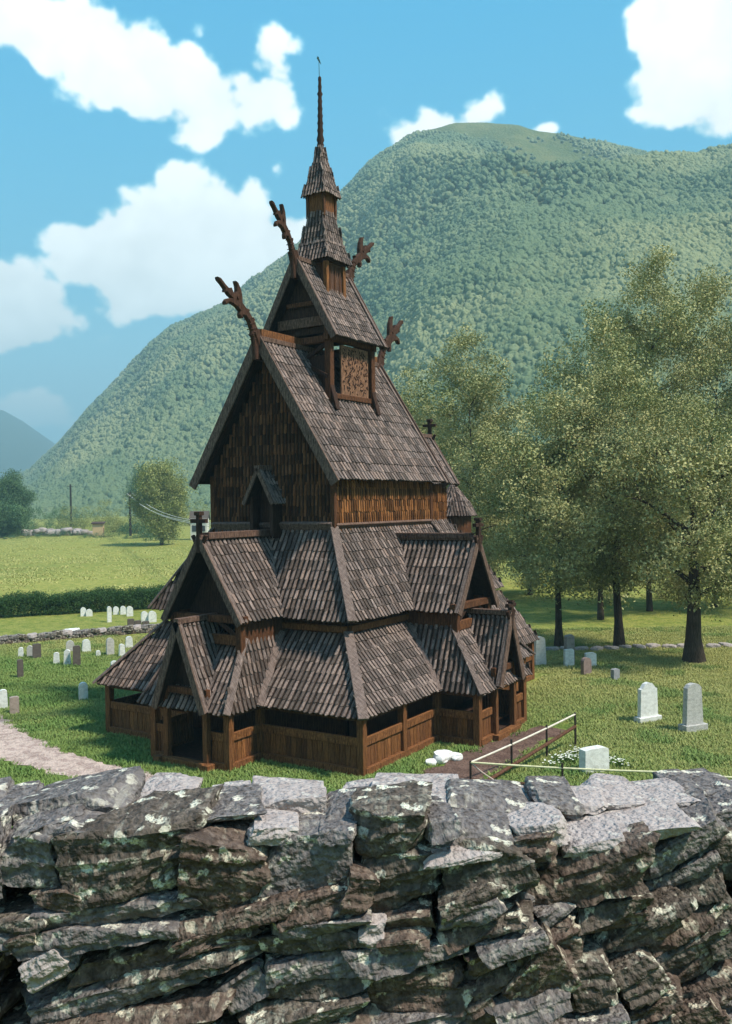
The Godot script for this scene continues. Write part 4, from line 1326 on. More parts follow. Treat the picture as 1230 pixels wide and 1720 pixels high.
var WALL_STONES := [
	[0, -1.7, 1.253, 0.33, 0.289, -4, 0, 0.42, 0],
	[0, -1.161, 1.235, 0.672, 0.359, 8, 0, 0.42, 2],
	[0, -0.713, 1.176, 0.43, 0.377, -6, 0, 0.42, 1],
	[0, -0.301, 1.217, 0.486, 0.289, 3, 0, 0.42, 0],
	[0, 0.112, 1.335, 0.371, 0.259, 6, 0, 0.42, 2],
	[0, -1.626, 1.377, 0.324, 0.118, 10, 0, 0.42, 0],
	[0, -1.523, 1.076, 0.265, 0.118, 5, 0, 0.42, 1],
	[0, -1.361, 0.94, 0.796, 0.236, 5, 0, 0.42, 2],
	[0, -0.669, 0.97, 0.648, 0.1, 12, 0, 0.42, 1],
	[0, -0.787, 0.864, 0.53, 0.106, 13, 0, 0.42, 1],
	[0, -0.265, 0.97, 0.542, 0.206, 8, 0, 0.42, 0],
	[0, -0.271, 0.764, 0.572, 0.247, 10, 0, 0.42, 1],
	[0, -1.621, 0.722, 0.247, 0.183, 25, 0, 0.42, 3],
	[0, -0.978, 0.752, 0.972, 0.194, 14, 0, 0.42, 2],
	[0, -1.258, 0.516, 1.09, 0.247, 13, 0, 0.42, 0],
	[0, -0.315, 0.504, 0.633, 0.295, 6, 0, 0.42, 1],
	[0, -1.744, 0.899, 0.236, 0.177, 8, 0, 0.42, 2],
	[0, -1.479, 0.354, 0.737, 0.177, 12, 0, 0.42, 1],
	[0, -0.639, 0.581, 0.265, 0.13, 30, 0, 0.42, 0],
	[0, -0.831, 0.31, 0.707, 0.177, 10, 0, 0.42, 2],
	[0, 0.569, 1.164, 0.442, 0.271, 12, 0, 0.42, 2],
	[0, 1.114, 1.058, 0.724, 0.233, 17, -0.186, 0.42, 1],
	[0, 0.177, 1.141, 0.436, 0.289, 4, 0, 0.42, 2],
	[0, 0.53, 0.964, 0.395, 0.289, 17, 0, 0.42, 2],
	[0, 0.171, 0.899, 0.336, 0.194, 6, 0, 0.42, 1],
	[0, 0.018, 0.852, 0.13, 0.224, -10, 0, 0.42, 3],
	[0, 1.705, 1.118, 0.533, 0.174, 19, -0.431, 0.42, 0],
	[0, 1.252, 0.866, 0.398, 0.286, 15, -0.245, 0.42, 1],
	[0, 0.928, 0.857, 0.235, 0.169, 12, -0.104, 0.42, 1],
	[0, 0.636, 0.84, 0.354, 0.165, 14, 0, 0.42, 2],
	[0, 0.23, 0.628, 0.577, 0.342, 4, 0, 0.42, 1],
	[0, 0.625, 0.658, 0.253, 0.206, 18, 0, 0.42, 0],
	[0, 0.849, 0.634, 0.311, 0.293, 42, -0.068, 0.42, 1],
	[0, 1.148, 0.529, 0.234, 0.277, 10, -0.201, 0.42, 2],
	[0, 1.455, 0.72, 0.474, 0.196, 20, -0.33, 0.42, 1],
	[0, 1.742, 0.885, 0.486, 0.214, 22, -0.446, 0.42, 2],
	[0, 1.66, 0.578, 0.611, 0.212, 24, -0.413, 0.42, 1],
	[0, 1.376, 0.478, 0.264, 0.289, 28, -0.297, 0.42, 2],
	[0, 1.761, 0.337, 0.454, 0.259, 30, -0.453, 0.42, 0],
	[0, 0.797, 0.462, 0.446, 0.155, 14, -0.045, 0.42, 0],
	[0, 1.131, 0.36, 0.246, 0.166, 8, -0.193, 0.42, 2],
	[0, 0.259, 0.384, 0.648, 0.177, 3, 0, 0.42, 0],
	[0, 1.448, 0.257, 0.379, 0.19, 22, -0.327, 0.42, 1],
	[0, 1.933, 1.051, 0.296, 0.197, 22, -0.52, 0.42, 2],
	[0, 1.952, 0.653, 0.23, 0.296, 25, -0.528, 0.42, 2],
	[0, 0.554, 0.472, 0.206, 0.177, 20, 0, 0.42, 1],
	[0, 1.991, 0.382, 0.231, 0.264, 28, -0.543, 0.42, 1],
	[0, 1.971, 0.138, 0.297, 0.231, 20, -0.535, 0.42, 0],
	[0, 0.362, 1.371, 0.177, 0.1, 6, 0, 0.42, 0],
	[0, 0.797, 1.259, 0.268, 0.119, 10, -0.045, 0.42, 1],
	[0, -0.065, 1.076, 0.147, 0.177, -14, 0, 0.42, 1],
	[0, 0.962, 0.239, 0.605, 0.181, 10, -0.119, 0.42, 1],
	[0, -0.153, 0.28, 0.589, 0.177, 6, 0, 0.42, 2],
	[0, 1.667, 0.142, 0.451, 0.225, 22, -0.416, 0.42, 0],
	[0, 2.049, -0.061, 0.531, 0.265, 20, -0.565, 0.42, 1],
	[0, 1.235, 0.121, 0.496, 0.217, 14, -0.238, 0.42, 2],
	[0, 1.63, -0.058, 0.578, 0.225, 18, -0.401, 0.42, 1],
	[0, -2.127, 1.253, 0.501, 0.324, 6, 0, 0.42, 0],
	[0, -2.186, 0.899, 0.589, 0.295, 9, 0, 0.42, 1],
	[0, -2.098, 0.546, 0.501, 0.324, 12, 0, 0.42, 2],
	[0, -2.746, 1.223, 0.648, 0.324, 4, 0, 0.42, 2],
	[0, -2.775, 0.84, 0.619, 0.324, 8, 0, 0.42, 0],
	[0, -2.775, 0.487, 0.648, 0.324, 8, 0, 0.42, 1],
	[0, 2.451, 1.044, 0.649, 0.307, 18, -0.714, 0.42, 0],
	[0, 2.492, 0.696, 0.616, 0.308, 20, -0.728, 0.42, 1],
	[0, 2.451, 0.327, 0.58, 0.341, 22, -0.714, 0.42, 2],
	[0, 2.492, -0.023, 0.616, 0.308, 20, -0.728, 0.42, 1],
	[0, 3.267, 0.938, 0.684, 0.324, 14, -0.996, 0.42, 2],
	[0, 3.312, 0.536, 0.686, 0.397, 16, -1.011, 0.42, 0],
	[0, 3.312, 0.067, 0.722, 0.397, 16, -1.011, 0.42, 1],
	[1, -1.569, 1.405, 0.634, 0.185, 13, -0.45, 0.5, 0],
	[1, -1.164, 1.352, 0.372, 0.089, 4, -0.7, 0.45, 3],
	[1, -0.989, 1.41, 0.84, 0.054, 3, -0.22, 0.4, 0],
	[1, -0.768, 1.347, 0.255, 0.07, 2, -0.6, 0.4, 3],
	[1, -0.447, 1.381, 0.447, 0.141, -4, -0.45, 0.45, 3],
	[1, -0.107, 1.34, 0.285, 0.148, 10, -0.3, 0.4, 0],
	[1, -1.938, 1.392, 0.202, 0.073, 4, -0.5, 0.4, 0],
	[1, -1.559, 1.365, 0.345, 0.094, 12, -0.15, 0.35, 0],
	[1, -0.484, 1.347, 0.243, 0.086, -3, -0.12, 0.3, 3],
	[1, -0.345, 1.324, 0.127, 0.057, -5, -0.2, 0.3, 0],
	[1, 0.26, 1.356, 0.482, 0.091, -4, -0.6, 0.5, 3],
	[1, 0.222, 1.34, 0.406, 0.059, -2, -0.35, 0.4, 0],
	[1, 0.665, 1.355, 0.472, 0.093, -8, -0.5, 0.45, 0],
	[1, 0.851, 1.275, 0.21, 0.063, -4, -0.7, 0.4, 3],
	[1, 1.049, 1.318, 0.234, 0.079, -8, -0.6, 0.45, 0],
	[1, 1.242, 1.308, 0.186, 0.066, -6, -0.6, 0.4, 3],
	[1, 1.444, 1.258, 0.279, 0.09, -5, -0.8, 0.45, 3],
	[1, 1.716, 1.231, 0.303, 0.109, 4, -0.85, 0.45, 3],
	[1, 1.894, 1.254, 0.156, 0.071, 6, -1, 0.4, 0],
	[1, 2.045, 1.247, 0.185, 0.071, 0, -1, 0.4, 0],
	[1, 2.161, 1.226, 0.148, 0.103, 5, -1, 0.4, 0],
	[1, 0.55, 1.301, 0.337, 0.107, -5, -0.22, 0.35, 0],
	[1, 0.865, 1.295, 0.333, 0.116, 8, -0.25, 0.45, 3],
	[1, 1.48, 1.218, 0.62, 0.089, 4, -0.5, 0.5, 3],
	[1, 1.193, 1.222, 0.345, 0.07, 6, -0.32, 0.4, 3],
	[1, 0.478, 1.249, 0.369, 0.056, 3, -0.06, 0.3, 3],
	[1, 1.952, 1.175, 0.425, 0.107, 16, -0.75, 0.45, 0],
	[1, 0.095, 1.275, 0.21, 0.063, 0, -0.7, 0.35, 0],
	[1, -0.076, 1.293, 0.212, 0.064, 4, -0.75, 0.35, 3],
	[1, -0.853, 1.314, 0.218, 0.068, 10, -0.12, 0.3, 0],
	[1, -0.157, 1.346, 0.186, 0.063, 8, -0.1, 0.3, 0],
	[1, -2.331, 1.362, 0.573, 0.122, 5, -0.5, 0.5, 0],
	[1, -2.13, 1.33, 0.475, 0.076, 4, -0.2, 0.4, 3],
	[1, -2.953, 1.33, 0.674, 0.122, 3, -0.5, 0.5, 0],
	[1, 2.514, 1.203, 0.556, 0.112, 4, -1, 0.5, 3],
	[1, 2.445, 1.182, 0.561, 0.106, 10, -0.7, 0.5, 0],
	[1, 3.162, 1.181, 0.631, 0.134, 4, -1, 0.5, 0],
]


# ---------------------------------------------------------------- stones
# a quarried, weathered stone: a bent box with broken corners, cleavage layers and a rough skin
func rock_mesh(size: Vector3, seed_: int, n: int, rough := 0.06, layers := 0.05, round_ := 0.22, flat_top := 0.0) -> ArrayMesh:
	var r := RandomNumberGenerator.new()
	r.seed = seed_
	var corner := []
	for i in 8:
		corner.append(Vector3(r.randf_range(-0.20, 0.12), r.randf_range(-0.24, 0.10), r.randf_range(-0.18, 0.10)))
	var cuts := []
	for k in 4:   # planes that break off edges
		var d := Vector3(r.randf_range(-1, 1), r.randf_range(-1, 1), r.randf_range(-1, 1)).normalized()
		cuts.append([d, r.randf_range(0.86, 1.12)])
	var nz := FastNoiseLite.new()
	nz.seed = seed_
	nz.frequency = 1.0
	nz.fractal_octaves = 4
	var nl := FastNoiseLite.new()
	nl.seed = seed_ + 7
	nl.frequency = 1.0
	nl.fractal_octaves = 2
	var half := size * 0.5
	var mean := (half.x + half.y + half.z) / 3.0
	var pos := {}
	var shape := func(p: Vector3) -> Vector3:
		var key := Vector3i((p * 1000.0).round())
		if pos.has(key):
			return pos[key]
		var l := p.length()
		var q := p.lerp(p / l * 1.25, round_)
		var t := (p + Vector3.ONE) * 0.5
		var off := Vector3.ZERO
		for i in 8:
			var w := (t.x if i & 1 else 1.0 - t.x) * (t.y if i & 2 else 1.0 - t.y) * (t.z if i & 4 else 1.0 - t.z)
			off += corner[i] * Vector3(1 if i & 1 else -1, 1 if i & 2 else -1, 1 if i & 4 else -1) * w * 1.6
		q += off
		for c in cuts:
			var over: float = q.dot(c[0]) - c[1]
			if over > 0.0:
				q -= c[0] * over * 0.9
		var s := Vector3(q.x * half.x, q.y * half.y, q.z * half.z)
		# cleavage: every layer reaches out a little differently
		var ly := s.y / 0.035 + nl.get_noise_3d(s.x * 3.0, s.y * 2.0, s.z * 3.0) * 1.6
		var st := nl.get_noise_2d(floorf(ly) * 7.3, seed_ * 0.37) * layers
		var dir := Vector3(q.x, 0, q.z)
		if dir.length() > 0.01:
			s += dir.normalized() * st * smoothstep(0.4, 0.9, maxf(absf(p.x), absf(p.z)))
		var k := 5.0
		var nn := nz.get_noise_3d(s.x * k, s.y * k * 1.6, s.z * k) + 0.5 * nz.get_noise_3d(s.x * k * 3.7 + 9.0, s.y * k * 4.5, s.z * k * 3.7)
		s += p.normalized() * nn * rough * clampf(mean * 4.0, 0.3, 1.6) * (1.0 - flat_top * clampf(p.y, 0, 1) * 0.7)
		pos[key] = s
		return s
	var nx := clampi(int(n * clampf(half.x / mean, 0.6, 1.7)), 3, 30)
	var ny := clampi(int(n * clampf(half.y / mean, 0.55, 1.4)), 3, 30)
	var nzc := clampi(int(n * clampf(half.z / mean, 0.5, 1.2)), 3, 24)
	var tris := []
	for f in 6:
		var ax := f / 2
		var sg := 1.0 if f % 2 else -1.0
		var a1 := (ax + 1) % 3
		var a2 := (ax + 2) % 3
		var cnt := [nx, ny, nzc]
		var c1: int = cnt[a1]
		var c2: int = cnt[a2]
		for i in c1:
			for j in c2:
				var g := []
				for k in [[0, 0], [1, 0], [1, 1], [0, 1]]:
					var p := Vector3.ZERO
					p[ax] = sg
					p[a1] = -1.0 + 2.0 * (i + k[0]) / c1
					p[a2] = -1.0 + 2.0 * (j + k[1]) / c2
					g.append(shape.call(p))
				if sg > 0: tris.append_array([[g[0], g[1], g[2]], [g[0], g[2], g[3]]])
				else: tris.append_array([[g[0], g[2], g[1]], [g[0], g[3], g[2]]])
	var acc := {}
	for t in tris:
		var m: Vector3 = (t[1] - t[0]).cross(t[2] - t[0])
		for p in t:
			acc[p] = acc.get(p, Vector3.ZERO) + m
	var b := MB.new()
	for t in tris:
		var m: Vector3 = (t[1] - t[0]).cross(t[2] - t[0])
		if m.length_squared() < 1e-16: continue
		m = m.normalized()
		var nn := []
		for p in t:
			nn.append((acc[p].normalized() * 0.30 + m * 0.70).normalized())
		b.tri_n(t[0], t[1], t[2], nn[0], nn[1], nn[2], Color.WHITE)
	return b.mesh()


func build_stone_wall() -> void:
	var wall := Node3D.new()
	wall.name = numbered("stone_wall")
	add_child(wall)
	var o := EYE + FWD * 4.5
	o.y = 4.6
	wall.transform = Transform3D(Basis(SIDE, Vector3.UP, -FWD), o)
	tag(wall, "rough dry-stone wall of lichen-spotted slabs at the churchyard edge", "wall")
	rng.seed = 33
	var mats := [M.stone_grey, M.stone_brown, M.stone_moss, M.stone_pale]
	var k := 0
	for s in WALL_STONES:
		var w: float = s[3]
		var h: float = s[4]
		var tilt := deg_to_rad(s[5])
		var layers := 1
		if s[0] == 0 and s[2] < 1.02 and s[8] != 3 and w > h * 1.15:
			layers = clampi(int(round(h / 0.105)), 1, 4)       # the lower courses are split slabs lying on one another
		for y in layers:
			k += 1
			var d: float = s[7]
			var at := Vector3(s[1], s[2], s[6])
			var mesh: ArrayMesh
			var bs := Basis(Vector3(0, 0, 1), tilt + (rng.randf_range(-0.05, 0.05) if layers > 1 else 0.0))
			var kind: int = s[8]
			if s[0] == 0:
				var ww := w
				var hh := h
				if layers > 1:
					hh = h / layers
					ww = w * rng.randf_range(0.82, 1.12)
					at += bs * Vector3(rng.randf_range(-0.07, 0.07) * w, (y + 0.5) * hh - h * 0.5, 0)
					kind = [kind, 1, 1, 2, 0][rng.randi() % 5]
				d = rng.randf_range(0.34, 0.46)
				at.z -= d * 0.5 - 0.05 + rng.randf_range(-0.05, 0.055) + s[2] * 0.06 - 0.04
				bs = bs * Basis(Vector3(1, 0, 0), rng.randf_range(-0.05, 0.14)) * Basis(Vector3(0, 1, 0), rng.randf_range(-0.14, 0.14))
				mesh = rock_mesh(Vector3(ww * 1.06, hh * 1.12, d), 900 + k, 16, 0.022 if layers > 1 else 0.028, 0.03, 0.06)
			else:
				at.z -= 0.05
				bs = bs * Basis(Vector3(1, 0, 0), rng.randf_range(-0.02, 0.10)) * Basis(Vector3(0, 1, 0), rng.randf_range(-0.2, 0.2))
				mesh = rock_mesh(Vector3(w * 1.04, h * 1.12, d), 900 + k, 16, 0.022, 0.03, 0.07, 1.0)
			part_mesh("stone", mesh, mats[kind], wall, Transform3D(bs, at))
	# hearting: smaller stones packed between and behind the face stones
	var small := []
	for v in 6:
		small.append(rock_mesh(Vector3(0.26, 0.13, 0.28), 700 + v, 8, 0.03, 0.02, 0.25))
	for i in 150:
		var x := -3.6 + 7.6 * rng.randf()
		var y := rng.randf_range(0.02, 1.12)
		var back := clampf((x - 0.75) / 1.17, 0.0, 1.4) * 0.55
		var z := -back - rng.randf_range(0.16, 0.30) - 0.05
		var sc := rng.randf_range(0.7, 1.35)
		part_mesh("hearting_stone", small[i % 6], mats[[1, 2, 0, 1][i % 4]], wall, Transform3D(Basis(Vector3(0, 0, 1), rng.randf_range(0.0, 0.4)) * Basis(Vector3(0, 1, 0), rng.randf() * TAU).scaled(Vector3(sc, sc, sc)), Vector3(x, y, z)))
	# the wall goes on in both directions in slanting courses
	var big := []
	for v in 8:
		big.append(rock_mesh(Vector3(0.56, 0.28, 0.5), 760 + v, 9, 0.03, 0.026, 0.18))
	for end in [[-9.0, -3.45], [3.15, 10.0]]:
		for row in 6:
			var x: float = end[0] + rng.randf() * 0.3
			while x < end[1]:
				var sc := rng.randf_range(0.75, 1.3)
				var z := (-0.60 if x > 0 else 0.0) - 0.24 + rng.randf_range(-0.05, 0.05)
				for deep in ([0.0, -0.42] if row == 5 else [0.0]):
					part_mesh("stone", big[(row * 5 + int(x * 7.0)) % 8 if x > 0 else (row * 3 + int(-x * 7.0)) % 8], mats[[0, 1, 2, 1, 0, 3][(row + int(absf(x) * 3.0)) % 6] if row < 5 else [0, 3, 0][int(absf(x) * 3.0) % 3]], wall, Transform3D(Basis(Vector3(0, 0, 1), rng.randf_range(0.02, 0.22)) * Basis(Vector3.UP, rng.randf_range(-0.25, 0.25)).scaled(Vector3(sc, 1.0, 1.0)), Vector3(x, 0.10 + row * 0.235, z + deep)))
				x += 0.50 * sc
	var core := MB.new()
	var pts := [[-8.9, 0.0], [0.75, 0.0], [1.95, -0.55], [9.9, -0.6]]
	for i in 3:
		var a := Vector3(pts[i][0], 0.5, pts[i][1] - 0.56)
		var b := Vector3(pts[i + 1][0], 0.5, pts[i + 1][1] - 0.56)
		core.beam(a, b, 0.44, 1.10, Vector3.UP, Color(0.30, 0.28, 0.26), 0.05)
	part("wall_core", core, M.stone_brown, wall)


# ---------------------------------------------------------------- churchyard things
# outline: half-profile of the slab seen from the front, [x, y] upwards
func headstone(called: String, label: String, at: Vector2, w: float, h: float, d: float, top: String, col: Color, m: Material, turn: float, group := "", plinth := 0.0) -> Node3D:
	var t := thing(called, label, "gravestone", Vector3(at.x, ground_height(at.x, at.y), at.y), turn, group)
	var b := MB.new()
	var y0 := -0.12
	var hw := w * 0.5
	var out := []
	match top:
		"round":
			out = [[-hw, y0], [hw, y0], [hw, h - hw * 0.9]]
			for i in 9:
				var a := PI * i / 8.0
				out.append([cos(a) * hw * 0.98, h - hw * 0.9 + sin(a) * hw * 0.9])
			out.append([-hw, h - hw * 0.9])
		"point":
			out = [[-hw, y0], [hw, y0], [hw * 0.9, h - hw * 0.55], [hw * 0.72, h - hw * 0.5], [hw * 0.4, h - hw * 0.12], [0, h], [-hw * 0.4, h - hw * 0.12], [-hw * 0.72, h - hw * 0.5], [-hw * 0.9, h - hw * 0.55]]
		"taper":
			out = [[-hw, y0], [hw, y0], [hw * 0.78, h - hw * 0.4], [hw * 0.5, h - hw * 0.1], [0, h], [-hw * 0.5, h - hw * 0.1], [-hw * 0.78, h - hw * 0.4]]
		_:
			out = [[-hw, y0], [hw, y0], [hw * 0.96, h * 0.93], [hw * 0.6, h], [-hw * 0.62, h * 0.985], [-hw * 0.97, h * 0.95]]
	var poly := []
	for p in out:
		poly.append(Vector3(p[0], p[1], d * 0.5))
	b.slab(poly, d, col)
	part("slab", b, m, t)
	if plinth > 0.0:
		var p := MB.new()
		p.box(Transform3D(Basis.IDENTITY, Vector3(0, plinth * 0.5 - 0.06, 0)), Vector3(w * 1.22, plinth + 0.12, d * 2.0), col * Color(0.95, 0.95, 0.95), 0.015)
		part("plinth", p, m, t)
	return t


func build_graves() -> void:
	var white := Color(0.92, 0.93, 0.92)
	var grey := Color(0.62, 0.60, 0.58)
	var dark := Color(0.16, 0.13, 0.12)
	headstone("gravestone", "tall white marble gravestone with pointed shoulders on a plinth", Vector2(4.47, 10.22), 0.80, 1.34, 0.16, "point", white, M.marble, -0.55, "", 0.17)
	headstone("gravestone", "rough speckled grey gravestone with pointed arch top", Vector2(3.88, 11.85), 0.74, 1.56, 0.2, "taper", Color(0.80, 0.79, 0.78), M.speckled, -0.6, "", 0.22)
	headstone("gravestone", "squat white block gravestone with flowers round it by the rail fence", Vector2(-2.12, 10.53), 0.82, 0.68, 0.30, "flat", white, M.marble, -0.6)
	headstone("gravestone", "tall pale gravestone beside the church's south-east corner", Vector2(12.82, 2.94), 0.62, 1.35, 0.3, "taper", Color(0.75, 0.72, 0.70), M.marble, -0.6)
	headstone("gravestone", "tall dark grave shaft rising behind a white slab under the trees", Vector2(13.46, 4.17), 0.42, 1.42, 0.25, "flat", Color(0.34, 0.30, 0.29), M.marble, -0.6)
	headstone("gravestone", "white slab in front of the tall dark grave shaft", Vector2(13.24, 4.22), 0.50, 0.80, 0.14, "flat", white, M.marble, -0.6)
	headstone("gravestone", "small dark rounded gravestone under the trees", Vector2(11.71, 5.56), 0.45, 0.74, 0.2, "round", dark * Color(2, 1.8, 1.8), M.marble, -0.5)
	headstone("gravestone", "small white gravestone behind the dark rounded one", Vector2(13.61, 5.11), 0.52, 0.64, 0.2, "flat", white, M.marble, -0.8)
	headstone("gravestone", "low grey gravestone alone in the grass near the trees", Vector2(11.12, 7.03), 0.34, 0.46, 0.2, "flat", Color(0.42, 0.42, 0.46), M.marble, -0.5)
	# the rows on the far side of the church: [x, z, h, w, tone]
	var rows := [[-0.79, -16.51, 0.82, 0.26, 2], [2.95, -21.49, 0.48, 0.28, 0], [3.17, -21.06, 0.57, 0.28, 1], [3.1, -20.41, 0.72, 0.42, 2], [2.4, -18.01, 0.56, 0.32, 0], [2.43, -17.25, 0.74, 0.34, 0], [2.54, -16.69, 0.97, 0.36, 2], [5.2, -20.41, 0.60, 0.42, 1], [5.61, -19.62, 0.66, 0.48, 0], [5.53, -17.7, 0.88, 0.38, 1], [5.55, -16.85, 0.62, 0.32, 0], [7.68, -18.62, 0.62, 0.42, 0], [1.36, -12.76, 0.72, 0.36, 0], [5.0, -18.0, 0.28, 0.26, 0]]
	var names3 := ["small white gravestone in the grass before the low field wall", "small grey gravestone in the grass before the low field wall", "small dark stone grave post in the grass before the low field wall"]
	var groups3 := ["white gravestones before the low wall", "grey gravestones before the low wall", "dark grave posts before the low wall"]
	rng.seed = 51
	for r in rows:
		var tone: int = r[4]
		headstone("gravestone", names3[tone], Vector2(r[0], r[1]), r[3], r[2], 0.2, ["taper", "round", "flat"][tone], [white, grey, dark][tone], M.marble, 0.95 - PI / 2 + rng.randf_range(-0.2, 0.2), groups3[tone])
	headstone("gravestone", "white gravestone alone between the footpath and the church porch", Vector2(-2.6, -10.14), 0.34, 0.68, 0.2, "round", white, M.marble, -0.6)
	headstone("gravestone", "white gravestone beside the bend of the footpath", Vector2(-5.2, -11.61), 0.36, 0.72, 0.2, "taper", white, M.marble, -0.6)
	headstone("gravestone", "reddish grey gravestone beside the bend of the footpath", Vector2(-5.51, -10.51), 0.34, 0.62, 0.22, "flat", Color(0.45, 0.36, 0.32), M.marble, -0.6)
	var far := [[16.36, -32.58, 0.62, 0.38], [16.54, -32.18, 0.50, 0.44], [14.87, -28.24, 1.05, 0.28], [18.14, -31.23, 0.56, 0.40], [18.37, -30.75, 0.60, 0.38], [17.83, -29.49, 0.70, 0.44], [15.93, -26.05, 0.72, 0.44], [16.17, -25.57, 0.74, 0.52]]
	for r in far:
		headstone("gravestone", "white gravestone between the hedge and the low field wall", Vector2(r[0], r[1]), r[3], r[2], 0.2, "round", white, M.marble, -0.6, "white gravestones below the hedge")
	for r in [[14.02, -25.29, 0.48, 0.42], [13.82, -24.43, 0.45, 0.42], [13.64, -23.55, 0.48, 0.44]]:
		headstone("gravestone", "dark square gravestone between the hedge and the low field wall", Vector2(r[0], r[1]), r[3], r[2], 0.24, "flat", dark, M.marble, -0.6, "dark gravestones below the hedge")
	# white boulders by the south wall and flowers by the block gravestone
	rng.seed = 61
	var spots := [Vector2(-3.35, 6.35), Vector2(-2.95, 6.62), Vector2(-3.75, 6.2)]
	var labels := ["largest of the white boulders in the grass by the south wall", "white boulder nearest the brown path by the south wall", "smallest of the white boulders in the grass by the south wall"]
	var sizes := [Vector3(0.62, 0.34, 0.42), Vector3(0.42, 0.24, 0.34), Vector3(0.34, 0.18, 0.26)]
	for i in 3:
		var m := part_mesh("boulder", rock_mesh(sizes[i], 300 + i, 10, 0.03, 0.02, 0.5), M.paint, self, Transform3D(Basis(Vector3.UP, i * 1.1), Vector3(spots[i].x, sizes[i].y * 0.3, spots[i].y)))
		tag(m, labels[i], "boulder")
	for i in 9:
		var p := Vector2(-2.12, 10.53) + Vector2(0.9, 0.2).rotated(i * 0.42 + 3.3) * rng.randf_range(0.8, 1.35)
		if i < 4: p = Vector2(-2.4 + 0.55 * i, 9.35 + 0.05 * i)
		flower(p, i)


func flower(p: Vector2, i: int) -> void:
	var t := thing("flower_clump", "clump of white flowers by the squat block gravestone", "flowers", Vector3(p.x, 0, p.y), i * 1.3, "white flower clumps by the block gravestone")
	var b := MB.new()
	var f := MB.new()
	for k in 14:
		var a := k * 2.4
		var q := Vector3(cos(a), 0, sin(a)) * 0.035 * k * 0.45
		var tip := q * 1.4 + Vector3.UP * rng.randf_range(0.10, 0.24)
		b.tube([q * 0.5 - Vector3.UP * 0.03, tip], [0.006, 0.004], 4, Color(0.08, 0.16, 0.03), false)
		b.tri(q, q + Vector3(0.03, 0.10, 0.02), q + Vector3(-0.02, 0.14, 0.03), Color(0.09, 0.18, 0.04))
		for j in 5:
			var c := j * TAU / 5.0
			var d := Vector3(cos(c), 0.35, sin(c)) * 0.035
			var e := Vector3(cos(c + 0.9), 0.35, sin(c + 0.9)) * 0.035
			f.tri(tip, tip + e, tip + d, Color(0.9, 0.9, 0.82))
	part("leaves", b, M.grass, t)
	part("blossom", f, M.grass, t)


func build_fence() -> void:
	var t := thing("rail_fence", "low fence of white rope and brown rails on dark posts", "fence", Vector3(-4.5, 0, 8.6))
	var O := Vector3(-4.5, 0, 8.6)
	var A := Vector3(-4.86, 0, 8.03) - O
	var B := Vector3(0.12, 0, 9.19) - O
	var C := Vector3(-3.45, 0, 12.9) - O
	var D := Vector3(-2.1, 0, 17.6) - O
	for f in [[A, 0.62], [A.lerp(B, 0.36), 0.85], [A.lerp(B, 0.70), 0.95], [B, 1.06], [A.lerp(C, 0.48), 0.72], [C, 0.72], [D, 0.72]]:
		var b := MB.new()
		b.tube([f[0] - Vector3.UP * 0.2, f[0] + Vector3.UP * f[1]], [0.035, 0.03], 8, Color(0.09, 0.075, 0.07))
		part("post", b, M.wood, t)
	var tops := [[A + Vector3.UP * 0.58, B + Vector3.UP * 1.0, Color(0.88, 0.80, 0.70), 0.028, "rope"], [A + Vector3.UP * 0.58, C + Vector3.UP * 0.66, Color(0.92, 0.87, 0.55), 0.028, "rope"], [C + Vector3.UP * 0.66, D + Vector3.UP * 0.66, Color(0.92, 0.87, 0.55), 0.028, "rope"], [A + Vector3(0.2, 0.05, 0.35), B + Vector3.UP * 0.62, Color(0.22, 0.11, 0.07), 0.055, "rail"], [A + Vector3(0, 0.1, 0), A.lerp(C, 0.62) + Vector3.UP * 0.1, Color(0.20, 0.11, 0.07), 0.05, "rail"], [A + Vector3.UP * 0.58, A + Vector3(0.35, 0.08, 0.55), Color(0.75, 0.6, 0.55), 0.018, "rope"]]
	for r in tops:
		var b := MB.new()
		var pts := []
		var rad := []
		for i in 9:
			var f := i / 8.0
			pts.append(r[0].lerp(r[1], f) - Vector3.UP * sin(f * PI) * (0.03 if r[4] == "rope" else 0.0))
			rad.append(r[3])
		b.tube(pts, rad, 7, r[2])
		part(r[4], b, M.paint if r[4] == "rope" else M.wood_x, t)


